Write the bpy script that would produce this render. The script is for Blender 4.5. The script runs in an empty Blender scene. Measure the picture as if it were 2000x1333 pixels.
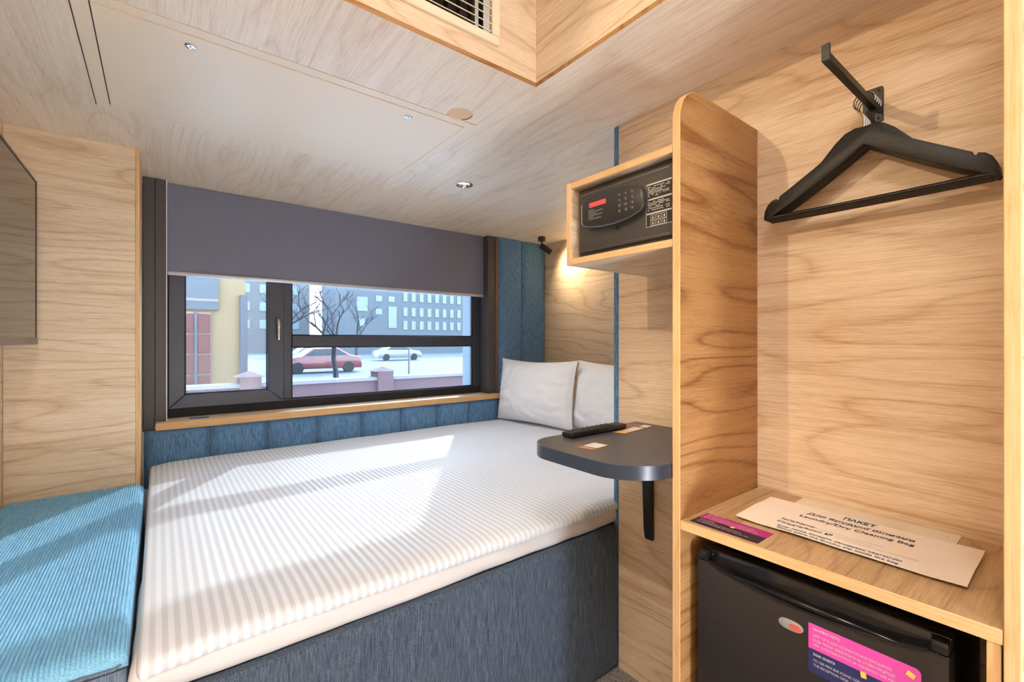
import bpy, bmesh, math, random
from mathutils import Vector, Matrix, noise

# ------------------------------------------------------------------ camera, world, sun, exposure
scene = bpy.context.scene
COL = scene.collection
H = 1.222                      # eye height above the floor
CEIL = 2.032                   # low oak ceiling

cam_d = bpy.data.cameras.new('camera')
cam_d.sensor_width = 36.0
cam_d.lens = 16.0
cam_d.clip_start = 0.02
cam_d.clip_end = 400
cam = bpy.data.objects.new('camera', cam_d)
cam.location = (0, 0, H)
cam.rotation_euler = (math.radians(90), 0, -math.atan2(889.0, 1145.0))
COL.objects.link(cam)
scene.camera = cam

world = bpy.data.worlds.new('sky')
scene.world = world
world.use_nodes = True
wn = world.node_tree
bg = wn.nodes['Background']
EL = math.radians(25.4)
sun_dir = Vector((-.573 * math.cos(EL), -.819 * math.cos(EL), -math.sin(EL)))
# clear winter sky: pale at the horizon, deeper blue overhead
tc = wn.nodes.new('ShaderNodeTexCoord')
sp = wn.nodes.new('ShaderNodeSeparateXYZ')
wn.links.new(tc.outputs['Generated'], sp.inputs[0])
sr = wn.nodes.new('ShaderNodeValToRGB')
sr.color_ramp.elements[0].position = 0.0; sr.color_ramp.elements[0].color = (.80, .90, 1.0, 1)
sr.color_ramp.elements[1].position = .75; sr.color_ramp.elements[1].color = (.42, .62, .95, 1)
wn.links.new(sp.outputs['Z'], sr.inputs[0])
wn.links.new(sr.outputs[0], bg.inputs[0])
bg.inputs[1].default_value = 6.1

sun_d = bpy.data.lights.new('sun', 'SUN')
sun_d.energy = 2.3
sun_d.angle = math.radians(0.8)
sun_d.color = (1.0, 0.98, 0.96)
sun = bpy.data.objects.new('sun', sun_d)
sun.location = (8, 12, 8)
sun.rotation_euler = sun_dir.to_track_quat('-Z', 'Y').to_euler()
COL.objects.link(sun)

scene.view_settings.view_transform = 'Standard'
scene.view_settings.look = 'None'
scene.view_settings.gamma = 1.0
scene.view_settings.use_curve_mapping = False
scene.view_settings.exposure = 0.95
scene.cycles.max_bounces = 14
scene.cycles.diffuse_bounces = 8
scene.cycles.transparent_max_bounces = 16
random.seed(7)

# ------------------------------------------------------------------ materials
def lin(c):
    return tuple(((x / 255.0) / 12.92 if x / 255.0 <= .04045 else ((x / 255.0 + .055) / 1.055) ** 2.4) for x in c) + (1.0,)

MATS = {}
def new_mat(name):
    m = bpy.data.materials.new(name)
    m.use_nodes = True
    MATS[name] = m
    nt = m.node_tree
    return m, nt, nt.nodes['Principled BSDF']

def plain(name, rgb, rough=.5, metal=0.0, spec=.5, noise_amt=0.0, noise_scale=60, bump=0.0, coat=0.0):
    m, nt, b = new_mat(name)
    c = lin(rgb)
    b.inputs['Base Color'].default_value = c
    b.inputs['Roughness'].default_value = rough
    b.inputs['Metallic'].default_value = metal
    b.inputs['Specular IOR Level'].default_value = spec
    b.inputs['Coat Weight'].default_value = coat
    if noise_amt or bump:
        g = nt.nodes.new('ShaderNodeNewGeometry')
        n = nt.nodes.new('ShaderNodeTexNoise')
        n.inputs['Scale'].default_value = noise_scale
        n.inputs['Detail'].default_value = 4
        nt.links.new(g.outputs['Position'], n.inputs['Vector'])
        if noise_amt:
            mx = nt.nodes.new('ShaderNodeMix'); mx.data_type = 'RGBA'
            mx.inputs[6].default_value = tuple(x * (1 - noise_amt) for x in c[:3]) + (1,)
            mx.inputs[7].default_value = tuple(min(1, x * (1 + noise_amt)) for x in c[:3]) + (1,)
            nt.links.new(n.outputs['Fac'], mx.inputs[0])
            nt.links.new(mx.outputs[2], b.inputs['Base Color'])
        if bump:
            bp = nt.nodes.new('ShaderNodeBump')
            bp.inputs['Strength'].default_value = bump
            bp.inputs['Distance'].default_value = .001
            nt.links.new(n.outputs['Fac'], bp.inputs['Height'])
            nt.links.new(bp.outputs['Normal'], b.inputs['Normal'])
    return m

def scaled_pos(nt, sc, off=(0, 0, 0)):
    g = nt.nodes.new('ShaderNodeNewGeometry')
    mp = nt.nodes.new('ShaderNodeMapping')
    mp.inputs['Scale'].default_value = sc
    mp.inputs['Location'].default_value = off
    nt.links.new(g.outputs['Position'], mp.inputs['Vector'])
    return mp.outputs['Vector']

def oak(name, axis, light, dark, off=(0, 0, 0), rough=.42, fig=1.0):
    """oak laminate, grain along world axis 0/1/2"""
    m, nt, b = new_mat(name)
    def sc(al, ac):
        return tuple(al if i == axis else ac for i in range(3))
    # low frequency warp that bends the growth rings into cathedrals
    n0 = nt.nodes.new('ShaderNodeTexNoise')
    n0.inputs['Scale'].default_value = 1.0
    n0.inputs['Detail'].default_value = 2.0
    n0.inputs['Roughness'].default_value = .45
    nt.links.new(scaled_pos(nt, sc(.55, 3.4), off), n0.inputs['Vector'])
    mul = nt.nodes.new('ShaderNodeMath'); mul.operation = 'MULTIPLY'
    mul.inputs[1].default_value = 30.0
    nt.links.new(n0.outputs['Fac'], mul.inputs[0])
    sn = nt.nodes.new('ShaderNodeMath'); sn.operation = 'PINGPONG'
    sn.inputs[1].default_value = 1.0
    nt.links.new(mul.outputs[0], sn.inputs[0])
    pw = nt.nodes.new('ShaderNodeMath'); pw.operation = 'POWER'
    pw.inputs[1].default_value = 4.5
    nt.links.new(sn.outputs[0], pw.inputs[0])
    # fibres
    n1 = nt.nodes.new('ShaderNodeTexNoise')
    n1.inputs['Scale'].default_value = 1.0
    n1.inputs['Detail'].default_value = 5.0
    n1.inputs['Roughness'].default_value = .62
    nt.links.new(scaled_pos(nt, sc(3.2, 210.0), off), n1.inputs['Vector'])
    # broad streaks
    n2 = nt.nodes.new('ShaderNodeTexNoise')
    n2.inputs['Scale'].default_value = 1.0
    n2.inputs['Detail'].default_value = 3.0
    nt.links.new(scaled_pos(nt, sc(1.1, 13.0), off), n2.inputs['Vector'])
    # pores: short dark dashes
    n3 = nt.nodes.new('ShaderNodeTexNoise')
    n3.inputs['Scale'].default_value = 1.0
    n3.inputs['Detail'].default_value = 2.0
    nt.links.new(scaled_pos(nt, sc(24.0, 420.0), off), n3.inputs['Vector'])
    def madd(a, k, c):
        x = nt.nodes.new('ShaderNodeMath'); x.operation = 'MULTIPLY_ADD'
        nt.links.new(a, x.inputs[0]); x.inputs[1].default_value = k
        if isinstance(c, float): x.inputs[2].default_value = c
        else: nt.links.new(c, x.inputs[2])
        return x.outputs[0]
    s = madd(pw.outputs[0], -.22 * fig, .70)
    s = madd(n1.outputs['Fac'], .62, s)
    s = madd(n2.outputs['Fac'], .40, s)
    s = madd(n3.outputs['Fac'], .50, s)
    s = madd(s, 1.0, -1.02)
    ramp = nt.nodes.new('ShaderNodeValToRGB')
    e = ramp.color_ramp.elements
    dl, ll = lin(dark), lin(light)
    e[0].position = .12; e[0].color = dl
    e[1].position = .74; e[1].color = ll
    mid = e.new(.44); mid.color = tuple(.38 * dl[i] + .62 * ll[i] for i in range(3)) + (1,)
    nt.links.new(s, ramp.inputs[0])
    nt.links.new(ramp.outputs[0], b.inputs['Base Color'])
    b.inputs['Roughness'].default_value = rough
    b.inputs['Specular IOR Level'].default_value = .35
    bp = nt.nodes.new('ShaderNodeBump')
    bp.inputs['Strength'].default_value = .12
    bp.inputs['Distance'].default_value = .0006
    nt.links.new(n1.outputs['Fac'], bp.inputs['Height'])
    nt.links.new(bp.outputs['Normal'], b.inputs['Normal'])
    return m

OL, OD = (240, 221, 194), (190, 158, 122)
oak_x = oak('oak_grain_along_width', 0, OL, OD)
oak_y = oak('oak_grain_along_depth', 1, OL, OD, off=(3.1, .4, 1.7))
oak_ceiling = oak('oak_ceiling_lightened', 1, (247, 236, 219), (214, 192, 164), off=(.7, 0.2, 0), fig=.75)  # same oak as the walls, bounce light on the ceiling put into the colour
oak_shelf = oak('oak_shelf', 0, (204, 174, 134), (154, 118, 80), off=(0, 1.2, .3))
oak_shaded = oak('oak_side_panel_shaded', 0, (190, 146, 96), (132, 86, 44), off=(.3, 0, 2.0), fig=1.4)  # wall oak darkened: shade and warm bounce on the panel put into the colour
oak_edge = oak('oak_edge_band', 2, (230, 194, 144), (196, 150, 94), off=(.9, .9, 0), fig=.5)

oak_edge_x = oak('oak_edge_band_x', 0, (226, 186, 134), (190, 144, 90), off=(.9, .9, 0), fig=.4)
oak_edge_y = oak('oak_edge_band_y', 1, (230, 194, 144), (196, 150, 94), off=(.9, .9, 0), fig=.4)

def cord(name, ca, cb, axis_across, freq, rough=.9, streak_axis=2, bump=.5):
    """woven blue upholstery with fine streaks"""
    m, nt, b = new_mat(name)
    sc = [520.0, 520.0, 520.0]; sc[streak_axis] = 22.0
    n = nt.nodes.new('ShaderNodeTexNoise'); n.inputs['Scale'].default_value = 1.0
    n.inputs['Detail'].default_value = 4; n.inputs['Roughness'].default_value = .6
    nt.links.new(scaled_pos(nt, sc), n.inputs['Vector'])
    n2 = nt.nodes.new('ShaderNodeTexNoise'); n2.inputs['Scale'].default_value = 420.0
    n2.inputs['Detail'].default_value = 2
    nt.links.new(scaled_pos(nt, (1, 1, 1)), n2.inputs['Vector'])
    add = nt.nodes.new('ShaderNodeMath'); add.operation = 'MULTIPLY_ADD'
    add.inputs[1].default_value = .45
    nt.links.new(n2.outputs['Fac'], add.inputs[0]); nt.links.new(n.outputs['Fac'], add.inputs[2])
    ramp = nt.nodes.new('ShaderNodeValToRGB')
    ramp.color_ramp.elements[0].position = .55; ramp.color_ramp.elements[0].color = lin(ca)
    ramp.color_ramp.elements[1].position = .92; ramp.color_ramp.elements[1].color = lin(cb)
    nt.links.new(add.outputs[0], ramp.inputs[0])
    nt.links.new(ramp.outputs[0], b.inputs['Base Color'])
    b.inputs['Roughness'].default_value = rough
    b.inputs['Specular IOR Level'].default_value = .2
    b.inputs['Sheen Weight'].default_value = .25
    b.inputs['Sheen Roughness'].default_value = .4
    b.inputs['Sheen Tint'].default_value = (.6, .8, 1, 1)
    bp = nt.nodes.new('ShaderNodeBump'); bp.inputs['Strength'].default_value = bump
    bp.inputs['Distance'].default_value = .001
    nt.links.new(add.outputs[0], bp.inputs['Height'])
    nt.links.new(bp.outputs['Normal'], b.inputs['Normal'])
    return m

blue_panel = cord('blue_upholstery', (50, 86, 124), (122, 164, 204), 0, 1)
blue_bench = cord('bench_corduroy', (104, 160, 196), (148, 206, 232), 0, 1, streak_axis=1, bump=.15)
blue_bench_side = cord('bench_denim_side', (74, 88, 110), (124, 138, 156), 0, 1)
blue_base = cord('bed_base_denim', (44, 54, 68), (98, 110, 126), 0, 1)

# striped damask sheet
def sheet_mat(name, stripes):
    m, nt, b = new_mat(name)
    b.inputs['Roughness'].default_value = .8
    b.inputs['Specular IOR Level'].default_value = .25
    n = nt.nodes.new('ShaderNodeTexNoise'); n.inputs['Scale'].default_value = 900
    nt.links.new(scaled_pos(nt, (1, 1, 1)), n.inputs['Vector'])
    if stripes:
        g = nt.nodes.new('ShaderNodeNewGeometry')
        sx = nt.nodes.new('ShaderNodeSeparateXYZ'); nt.links.new(g.outputs['Position'], sx.inputs[0])
        mm = nt.nodes.new('ShaderNodeMath'); mm.operation = 'MULTIPLY'; mm.inputs[1].default_value = 1 / .021
        nt.links.new(sx.outputs['XYZ'.index('X')], mm.inputs[0])
        pp = nt.nodes.new('ShaderNodeMath'); pp.operation = 'PINGPONG'; pp.inputs[1].default_value = .5
        nt.links.new(mm.outputs[0], pp.inputs[0])
        mr = nt.nodes.new('ShaderNodeMapRange'); mr.inputs[1].default_value = .19; mr.inputs[2].default_value = .31
        nt.links.new(pp.outputs[0], mr.inputs[0])
        mx = nt.nodes.new('ShaderNodeMix'); mx.data_type = 'RGBA'
        mx.inputs[6].default_value = lin((226, 230, 237)); mx.inputs[7].default_value = lin((206, 210, 216))
        nt.links.new(mr.outputs[0], mx.inputs[0])
        nt.links.new(mx.outputs[2], b.inputs['Base Color'])
        rr = nt.nodes.new('ShaderNodeMapRange'); rr.inputs[3].default_value = .5; rr.inputs[4].default_value = .9
        nt.links.new(mr.outputs[0], rr.inputs[0]); nt.links.new(rr.outputs[0], b.inputs['Roughness'])
    else:
        b.inputs['Base Color'].default_value = lin((214, 211, 210))
    bp = nt.nodes.new('ShaderNodeBump'); bp.inputs['Strength'].default_value = .12; bp.inputs['Distance'].default_value = .0005
    nt.links.new(n.outputs['Fac'], bp.inputs['Height']); nt.links.new(bp.outputs['Normal'], b.inputs['Normal'])
    return m
sheet_striped = sheet_mat('white_striped_cotton', True)
sheet_plain = sheet_mat('white_cotton', False)

black_metal = plain('black_powder_coat', (34, 33, 34), .42, .0, .5)
black_gloss = plain('black_lacquer', (18, 15, 14), .30, 0, .38, bump=.6, noise_scale=500)
black_fridge = plain('fridge_black', (36, 33, 34), .30, 0, .5)
black_fridge_body = plain('fridge_body_black', (26, 25, 26), .5, 0, .4)
black_trim = plain('fridge_trim_black', (26, 26, 28), .12, 0, .6)
dark_void = plain('black_plastic_and_void', (12, 12, 13), .6)
chrome = plain('chrome', (205, 205, 208), .14, 1.0)
steel = plain('brushed_steel', (170, 170, 172), .3, 1.0)
anthracite = plain('anthracite_profile', (58, 60, 70), .42, 0, .5, noise_amt=.06, noise_scale=40)
anthracite_guide = plain('anthracite_guide', (78, 74, 74), .5, 0, .4, noise_amt=.05, noise_scale=30)
seal_black = plain('black_rubber_seal', (16, 16, 18), .7)
brown_strip = plain('brown_strip', (110, 84, 70), .5)
blind_fabric = plain('blind_fabric_grey', (122, 123, 140), .85, 0, .15, noise_amt=.05, noise_scale=14, bump=.15)
blind_rail = plain('blind_rail_silver', (196, 196, 200), .35, .3)
pale_channel = plain('white_channel', (220, 216, 212), .5)
tan_paint = plain('tan_painted_metal', (236, 220, 194), .45, 0, .4)
tan_paint_hole = plain('tan_painted_board', (222, 192, 152), .6)
table_top_mat = plain('table_charcoal', (72, 72, 80), .38, 0, .5, noise_amt=.05, noise_scale=60)
table_edge_mat = plain('table_edge_blue_black', (40, 50, 66), .3, 0, .5)
safe_black = plain('safe_powder_black', (64, 59, 55), .36, 0, .6, bump=1.0, noise_scale=900)
safe_pad = plain('safe_keypad_black', (48, 45, 43), .32, 0, .5)
safe_key = plain('safe_key', (84, 80, 78), .14, .3, .8)
white_print = plain('white_print', (205, 200, 192), .6)
grey_print = plain('grey_print', (150, 146, 140), .6)
red_display = plain('red_display', (222, 84, 84), .3)
paper = plain('laundry_bag_paper', (232, 220, 206), .75, 0, .2, noise_amt=.03, noise_scale=12)
paper2 = plain('laundry_slip_paper', (224, 212, 192), .75, 0, .2)
blue_ink = plain('blue_ink', (34, 78, 128), .7)
blue_ink_dark = plain('dark_blue_ink', (44, 58, 92), .7)
grey_ink = plain('grey_ink', (120, 116, 120), .7)
pink = plain('pink_print', (214, 74, 164), .5)
magenta = plain('magenta_print', (172, 32, 118), .5)
navy = plain('navy_print', (40, 44, 92), .5)
dark_plum = plain('dark_plum_print', (42, 26, 50), .5)
yellow = plain('yellow_print', (238, 196, 84), .5)
orange = plain('orange_print', (214, 150, 96), .5)
card_white = plain('card_white', (226, 216, 206), .6)
card_brown = plain('card_brown', (146, 108, 76), .6)
card_blue = plain('card_blue', (78, 110, 168), .5)
remote_black = plain('remote_black', (24, 23, 24), .4, bump=.3, noise_scale=500)
remote_key = plain('remote_key', (66, 62, 60), .5)
badge_grey = plain('badge_grey', (176, 172, 172), .25, .4)
badge_red = plain('badge_red', (196, 96, 78), .3)
tv_screen = plain('tv_screen', (22, 18, 17), .07, 0, .8)
tv_bezel = plain('tv_bezel', (20, 17, 16), .35)
tv_strip = plain('tv_bottom_strip', (96, 80, 72), .3, .5)
bronze = plain('bronze_black', (46, 34, 28), .35, .6)
white_paint = plain('white_paint', (232, 228, 220), .7)

# carpet
m, nt, b = new_mat('grey_carpet')
n = nt.nodes.new('ShaderNodeTexNoise'); n.inputs['Scale'].default_value = 1.0; n.inputs['Detail'].default_value = 4
nt.links.new(scaled_pos(nt, (120, 380, 1)), n.inputs['Vector'])
r = nt.nodes.new('ShaderNodeValToRGB')
r.color_ramp.elements[0].position = .38; r.color_ramp.elements[0].color = lin((78, 74, 74))
r.color_ramp.elements[1].position = .62; r.color_ramp.elements[1].color = lin((176, 168, 164))
nt.links.new(n.outputs['Fac'], r.inputs[0]); nt.links.new(r.outputs[0], b.inputs['Base Color'])
b.inputs['Roughness'].default_value = .95
carpet = m

# glass: real thin pane, mostly clear with a faint reflection
m, nt, b = new_mat('window_glass')
nt.nodes.remove(b)
tr = nt.nodes.new('ShaderNodeBsdfTransparent'); tr.inputs[0].default_value = (.90, .95, .98, 1)
gl = nt.nodes.new('ShaderNodeBsdfGlossy'); gl.inputs['Roughness'].default_value = .02
gl.inputs[0].default_value = (.9, .95, 1, 1)
fr = nt.nodes.new('ShaderNodeFresnel'); fr.inputs[0].default_value = 1.45
mx = nt.nodes.new('ShaderNodeMixShader')
nt.links.new(fr.outputs[0], mx.inputs[0]); nt.links.new(tr.outputs[0], mx.inputs[1]); nt.links.new(gl.outputs[0], mx.inputs[2])
nt.links.new(mx.outputs[0], nt.nodes['Material Output'].inputs[0])
glass = m

def emit(name, rgb, strength):
    m, nt, b = new_mat(name)
    b.inputs['Base Color'].default_value = (1, 1, 1, 1)
    b.inputs['Emission Color'].default_value = lin(rgb)
    b.inputs['Emission Strength'].default_value = strength
    return m
lamp_white = emit('lamp_lens_warm_white', (255, 246, 236), 16.0)
lamp_warm = emit('lamp_lens_warm', (255, 206, 140), 14.0)

# ------------------------------------------------------------------ helpers
def box(bm, x0, x1, y0, y1, z0, z1, mi=0, bevel=0.0, seg=1):
    vs = [bm.verts.new((x, y, z)) for z in (z0, z1) for y in (y0, y1) for x in (x0, x1)]
    fs = []
    for q in ((0, 2, 3, 1), (4, 5, 7, 6), (0, 1, 5, 4), (2, 6, 7, 3), (0, 4, 6, 2), (1, 3, 7, 5)):
        f = bm.faces.new([vs[i] for i in q]); f.material_index = mi; fs.append(f)
    if bevel:
        es = list({e for f in fs for e in f.edges})
        r = bmesh.ops.bevel(bm, geom=es, offset=bevel, segments=seg, affect='EDGES', profile=.5)
        for f in r['faces']: f.material_index = mi
    return vs

def B(x0, x1, y0, y1, z0, z1, bevel=0.0, seg=1):
    bm = bmesh.new(); box(bm, x0, x1, y0, y1, z0, z1, 0, bevel, seg); return bm

def prism(pts, axis, a0, a1, bevel=0.0, seg=2):
    """pts: 2D outline in the two other axes (in xyz order), extruded along axis from a0 to a1"""
    bm = bmesh.new()
    def P(p, a):
        if axis == 0: return (a, p[0], p[1])
        if axis == 1: return (p[0], a, p[1])
        return (p[0], p[1], a)
    lo = [bm.verts.new(P(p, a0)) for p in pts]; hi = [bm.verts.new(P(p, a1)) for p in pts]
    f0 = bm.faces.new(lo); f1 = bm.faces.new(hi[::-1])
    n = len(pts)
    for i in range(n):
        bm.faces.new((lo[i], hi[i], hi[(i + 1) % n], lo[(i + 1) % n]))
    bmesh.ops.recalc_face_normals(bm, faces=bm.faces[:])
    if bevel:
        es = list(set(f0.edges) | set(f1.edges))
        bmesh.ops.bevel(bm, geom=es, offset=bevel, segments=seg, affect='EDGES', profile=.5)
    return bm

def tube(bm, pts, rad, n=8, cap=True, mi=0):
    pts = [Vector(p) for p in pts]
    rads = rad if isinstance(rad, (list, tuple)) else [rad] * len(pts)
    rings = []
    up = None
    for i, p in enumerate(pts):
        d = (pts[min(i + 1, len(pts) - 1)] - pts[max(i - 1, 0)]).normalized()
        if up is None:
            up = d.cross(Vector((0, 0, 1)))
            if up.length < 1e-3: up = d.cross(Vector((1, 0, 0)))
        up = (up - d * up.dot(d)).normalized()
        s = d.cross(up)
        rings.append([bm.verts.new(p + rads[i] * (math.cos(a) * up + math.sin(a) * s))
                      for a in (2 * math.pi * k / n for k in range(n))])
    for a, b_ in zip(rings, rings[1:]):
        for k in range(n):
            f = bm.faces.new((a[k], a[(k + 1) % n], b_[(k + 1) % n], b_[k])); f.smooth = True; f.material_index = mi
    if cap:
        bm.faces.new(rings[0][::-1]).material_index = mi; bm.faces.new(rings[-1]).material_index = mi

def lathe(bm, prof, c, d=(0, 0, 1), n=32):
    """prof: list of (radius, distance along d) from point c"""
    c = Vector(c); d = Vector(d).normalized()
    a = d.orthogonal().normalized(); s = d.cross(a)
    rings = []
    for r, h in prof:
        rings.append([bm.verts.new(c + d * h + r * (math.cos(t) * a + math.sin(t) * s)) for t in (2 * math.pi * k / n for k in range(n))])
    for p, q in zip(rings, rings[1:]):
        for k in range(n):
            f = bm.faces.new((p[k], p[(k + 1) % n], q[(k + 1) % n], q[k])); f.smooth = True
    bm.faces.new(rings[0][::-1]); bm.faces.new(rings[-1])

def cushion_box(x0, x1, y0, y1, z0, z1, r, nx, ny, nz, disp=None):
    """box with rounded edges built on a fine grid so that it can be displaced"""
    bm = bmesh.new()
    vd = {}
    def V(i, j, k):
        key = (i, j, k)
        if key not in vd:
            p = Vector((x0 + (x1 - x0) * i / nx, y0 + (y1 - y0) * j / ny, z0 + (z1 - z0) * k / nz))
            q = Vector((min(max(p.x, x0 + r), x1 - r), min(max(p.y, y0 + r), y1 - r), min(max(p.z, z0 + r), z1 - r)))
            dd = p - q
            if dd.length > 1e-6: p = q + dd.normalized() * r
            if disp: p = disp(p)
            vd[key] = bm.verts.new(p)
        return vd[key]
    def quad(a, b_, c, d):
        f = bm.faces.new((V(*a), V(*b_), V(*c), V(*d))); f.smooth = True
    for i in range(nx):
        for j in range(ny):
            quad((i, j, 0), (i, j + 1, 0), (i + 1, j + 1, 0), (i + 1, j, 0))
            quad((i, j, nz), (i + 1, j, nz), (i + 1, j + 1, nz), (i, j + 1, nz))
    for i in range(nx):
        for k in range(nz):
            quad((i, 0, k), (i + 1, 0, k), (i + 1, 0, k + 1), (i, 0, k + 1))
            quad((i, ny, k), (i, ny, k + 1), (i + 1, ny, k + 1), (i + 1, ny, k))
    for j in range(ny):
        for k in range(nz):
            quad((0, j, k), (0, j, k + 1), (0, j + 1, k + 1), (0, j + 1, k))
            quad((nx, j, k), (nx, j + 1, k), (nx, j + 1, k + 1), (nx, j, k + 1))
    return bm

def obj(name, bm, mats, parent=None, smooth=False):
    me = bpy.data.meshes.new(name)
    if smooth:
        for f in bm.faces: f.smooth = True
    if parent is not None:
        org = Vector(parent['_org']) if '_org' in parent else Vector((0, 0, 0))
    else:
        xs = [v.co for v in bm.verts]
        lo = Vector((min(v.x for v in xs), min(v.y for v in xs), min(v.z for v in xs)))
        hi = Vector((max(v.x for v in xs), max(v.y for v in xs), max(v.z for v in xs)))
        org = Vector(((lo.x + hi.x) / 2, (lo.y + hi.y) / 2, lo.z))
    bmesh.ops.translate(bm, vec=-org, verts=bm.verts[:])
    for f in bm.faces: f.smooth = True
    bm.to_mesh(me); bm.free()
    me.set_sharp_from_angle(angle=math.radians(38))
    if not isinstance(mats, (list, tuple)): mats = [mats]
    for mm_ in mats: me.materials.append(mm_)
    o = bpy.data.objects.new(name, me)
    COL.objects.link(o)
    o['_org'] = tuple(org)
    if parent is not None: o.parent = parent
    else: o.location = org
    return o

def tag(o, label=None, cat=None, group=None, kind=None):
    if label: o['label'] = label
    if cat: o['category'] = cat
    if group: o['group'] = group
    if kind: o['kind'] = kind
    return o

def thing(name, loc, label, cat, group=None):
    o = bpy.data.objects.new(name, None)
    o.empty_display_size = .05
    o.location = loc; o['_org'] = tuple(loc)
    COL.objects.link(o)
    return tag(o, label, cat, group)

def struct_group(name, loc):
    o = bpy.data.objects.new(name, None); o.location = loc; o['_org'] = tuple(loc)
    o.empty_display_size = .05
    COL.objects.link(o); o['kind'] = 'structure'
    return o

def struct(name, bm, mats, smooth=False):
    return tag(obj(name, bm, mats, None, smooth), kind='structure')

def edge_by_normal(bm, fn, mi=1):
    bm.normal_update()
    for f in bm.faces:
        if fn(f.normal): f.material_index = mi
    return bm

def cut(o, bms):
    """boolean the given cutter meshes out of o and keep the result as plain mesh"""
    for cb in bms:
        me = bpy.data.meshes.new('cutter'); cb.to_mesh(me); cb.free()
        c = bpy.data.objects.new('cutter', me); COL.objects.link(c)
        md = o.modifiers.new('cut', 'BOOLEAN'); md.operation = 'DIFFERENCE'; md.object = c; md.solver = 'EXACT'
        dg = bpy.context.evaluated_depsgraph_get()
        ev = o.evaluated_get(dg)
        nm = bpy.data.meshes.new_from_object(ev)
        o.modifiers.clear()
        old = o.data; o.data = nm; nm.name = old.name
        bpy.data.objects.remove(c); bpy.data.meshes.remove(old)

def cyl_bm(c, r, h, d=(0, 0, 1), n=48):
    bm = bmesh.new(); lathe(bm, [(r, 0), (r, h)], c, d, n)
    bmesh.ops.recalc_face_normals(bm, faces=bm.faces[:])
    for f in bm.faces: f.smooth = False
    return bm

def text_into(bm, s, size, origin, right, up, ext=.0002, width=None, squeeze=1.0, bold=0.0):
    """lettering laid on a surface; origin is the left end of the base line"""
    cu = bpy.data.curves.new('lettering', 'FONT')
    cu.body = s; cu.size = size; cu.resolution_u = 2; cu.offset = bold * size
    t = bpy.data.objects.new('lettering', cu); COL.objects.link(t)
    dg = bpy.context.evaluated_depsgraph_get()
    me = bpy.data.meshes.new_from_object(t.evaluated_get(dg))
    if len(me.vertices):
        w = max(v.co.x for v in me.vertices)
        k = (width / w) if width else squeeze
        R, U = Vector(right).normalized(), Vector(up).normalized(); N = R.cross(U)
        O = Vector(origin)
        base = {}
        for v in me.vertices:
            base[v.index] = bm.verts.new(O + R * v.co.x * k + U * v.co.y + N * ext)
        for p in me.polygons:
            try: bm.faces.new([base[i] for i in p.vertices])
            except ValueError: pass
    bpy.data.objects.remove(t); bpy.data.curves.remove(cu); bpy.data.meshes.remove(me)

def quad_on(bm, o, R, U, w, h, ext=.0003, mi=0):
    R, U = Vector(R).normalized(), Vector(U).normalized(); N = R.cross(U); o = Vector(o) + N * ext
    f = bm.faces.new([bm.verts.new(p) for p in (o, o + R * w, o + R * w + U * h, o + U * h)]); f.material_index = mi

def aim_light(name, kind, loc, target, energy, color, parent=None, **kw):
    d = bpy.data.lights.new(name, kind); d.energy = energy; d.color = color
    for k, v in kw.items(): setattr(d, k, v)
    o = bpy.data.objects.new(name, d); COL.objects.link(o)
    org = Vector(parent['_org']) if parent is not None else Vector((0, 0, 0))
    o.location = Vector(loc) - org
    o.rotation_euler = (Vector(target) - Vector(loc)).to_track_quat('-Z', 'Y').to_euler()
    if parent is not None: o.parent = parent
    return o

XW = 1.36       # right oak wall plane
XF = 2.58       # far wall at the head of the bed
XL = -.455      # left wall behind the bench
YP = 1.10       # end of the partition / edge of the ceiling recess
YB = 2.85       # window wall inner face
YO = 3.02       # window frame plane
WX0, WX1 = .033, 1.985

# ------------------------------------------------------------------ the room shell
struct('floor', B(-1.25, 2.7, -1.7, 3.02, -.05, 0), carpet)

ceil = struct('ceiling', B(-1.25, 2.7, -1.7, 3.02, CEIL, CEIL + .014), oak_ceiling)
cut(ceil, [B(-1.4, .951, -1.8, YP, CEIL - .1, CEIL + .2),
           B(-.170, .941, 1.430, 2.100, CEIL - .1, CEIL + .2),
           cyl_bm((.85, 1.397, CEIL - .05), .045, .2),
           cyl_bm((1.251, 2.013, CEIL - .05), .037, .2)])
ceil.data.materials.append(oak_shaded)  # cut edges take the darker oak in place of the shadow gap
for p_ in ceil.data.polygons:
    if abs(p_.normal.z) < .5: p_.material_index = 1
struct('ceiling_slab', B(-1.25, 2.7, -1.7, 3.3, 2.46, 2.52), white_paint)
# the raised recess: its two oak sides
wf = struct('wall_recess_front', B(-1.25, .971, YP, YP + .02, CEIL + .0142, 2.46), oak_x)
cut(wf, [B(-.14, .785, YP - .1, YP + .1, 2.112, 2.302)])
struct('wall_recess_side', B(.951, .971, -1.7, YP, CEIL + .0142, 2.46), oak_y)
# right oak wall: partition and wardrobe back in one plane
struct('wall_right', B(XW, XW + .10, .06, YP, 0, CEIL), oak_y)
struct('wall_hall', B(1.0, 1.1, -1.7, .060, 0, CEIL), oak_y)
struct('wall_head', B(XF, XF + .1, YP, 3.02, 0, CEIL), oak_y)
struct('wall_alcove', B(XW + .10, XF + .1, .98, 1.095, 0, CEIL), white_paint)
struct('wall_left', B(XL - .02, XL, 1.15, 2.86, 0, CEIL), oak_y)
struct('wall_entry', B(-1.25, XL - .02, 1.15, 1.20, 0, 2.46), oak_x)
struct('wall_side', B(-1.30, -1.25, -1.7, 1.2, 0, 2.46), oak_y)
struct('wall_back', B(-1.25, 2.7, -1.75, -1.7, 0, 2.46), white_paint)
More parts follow.
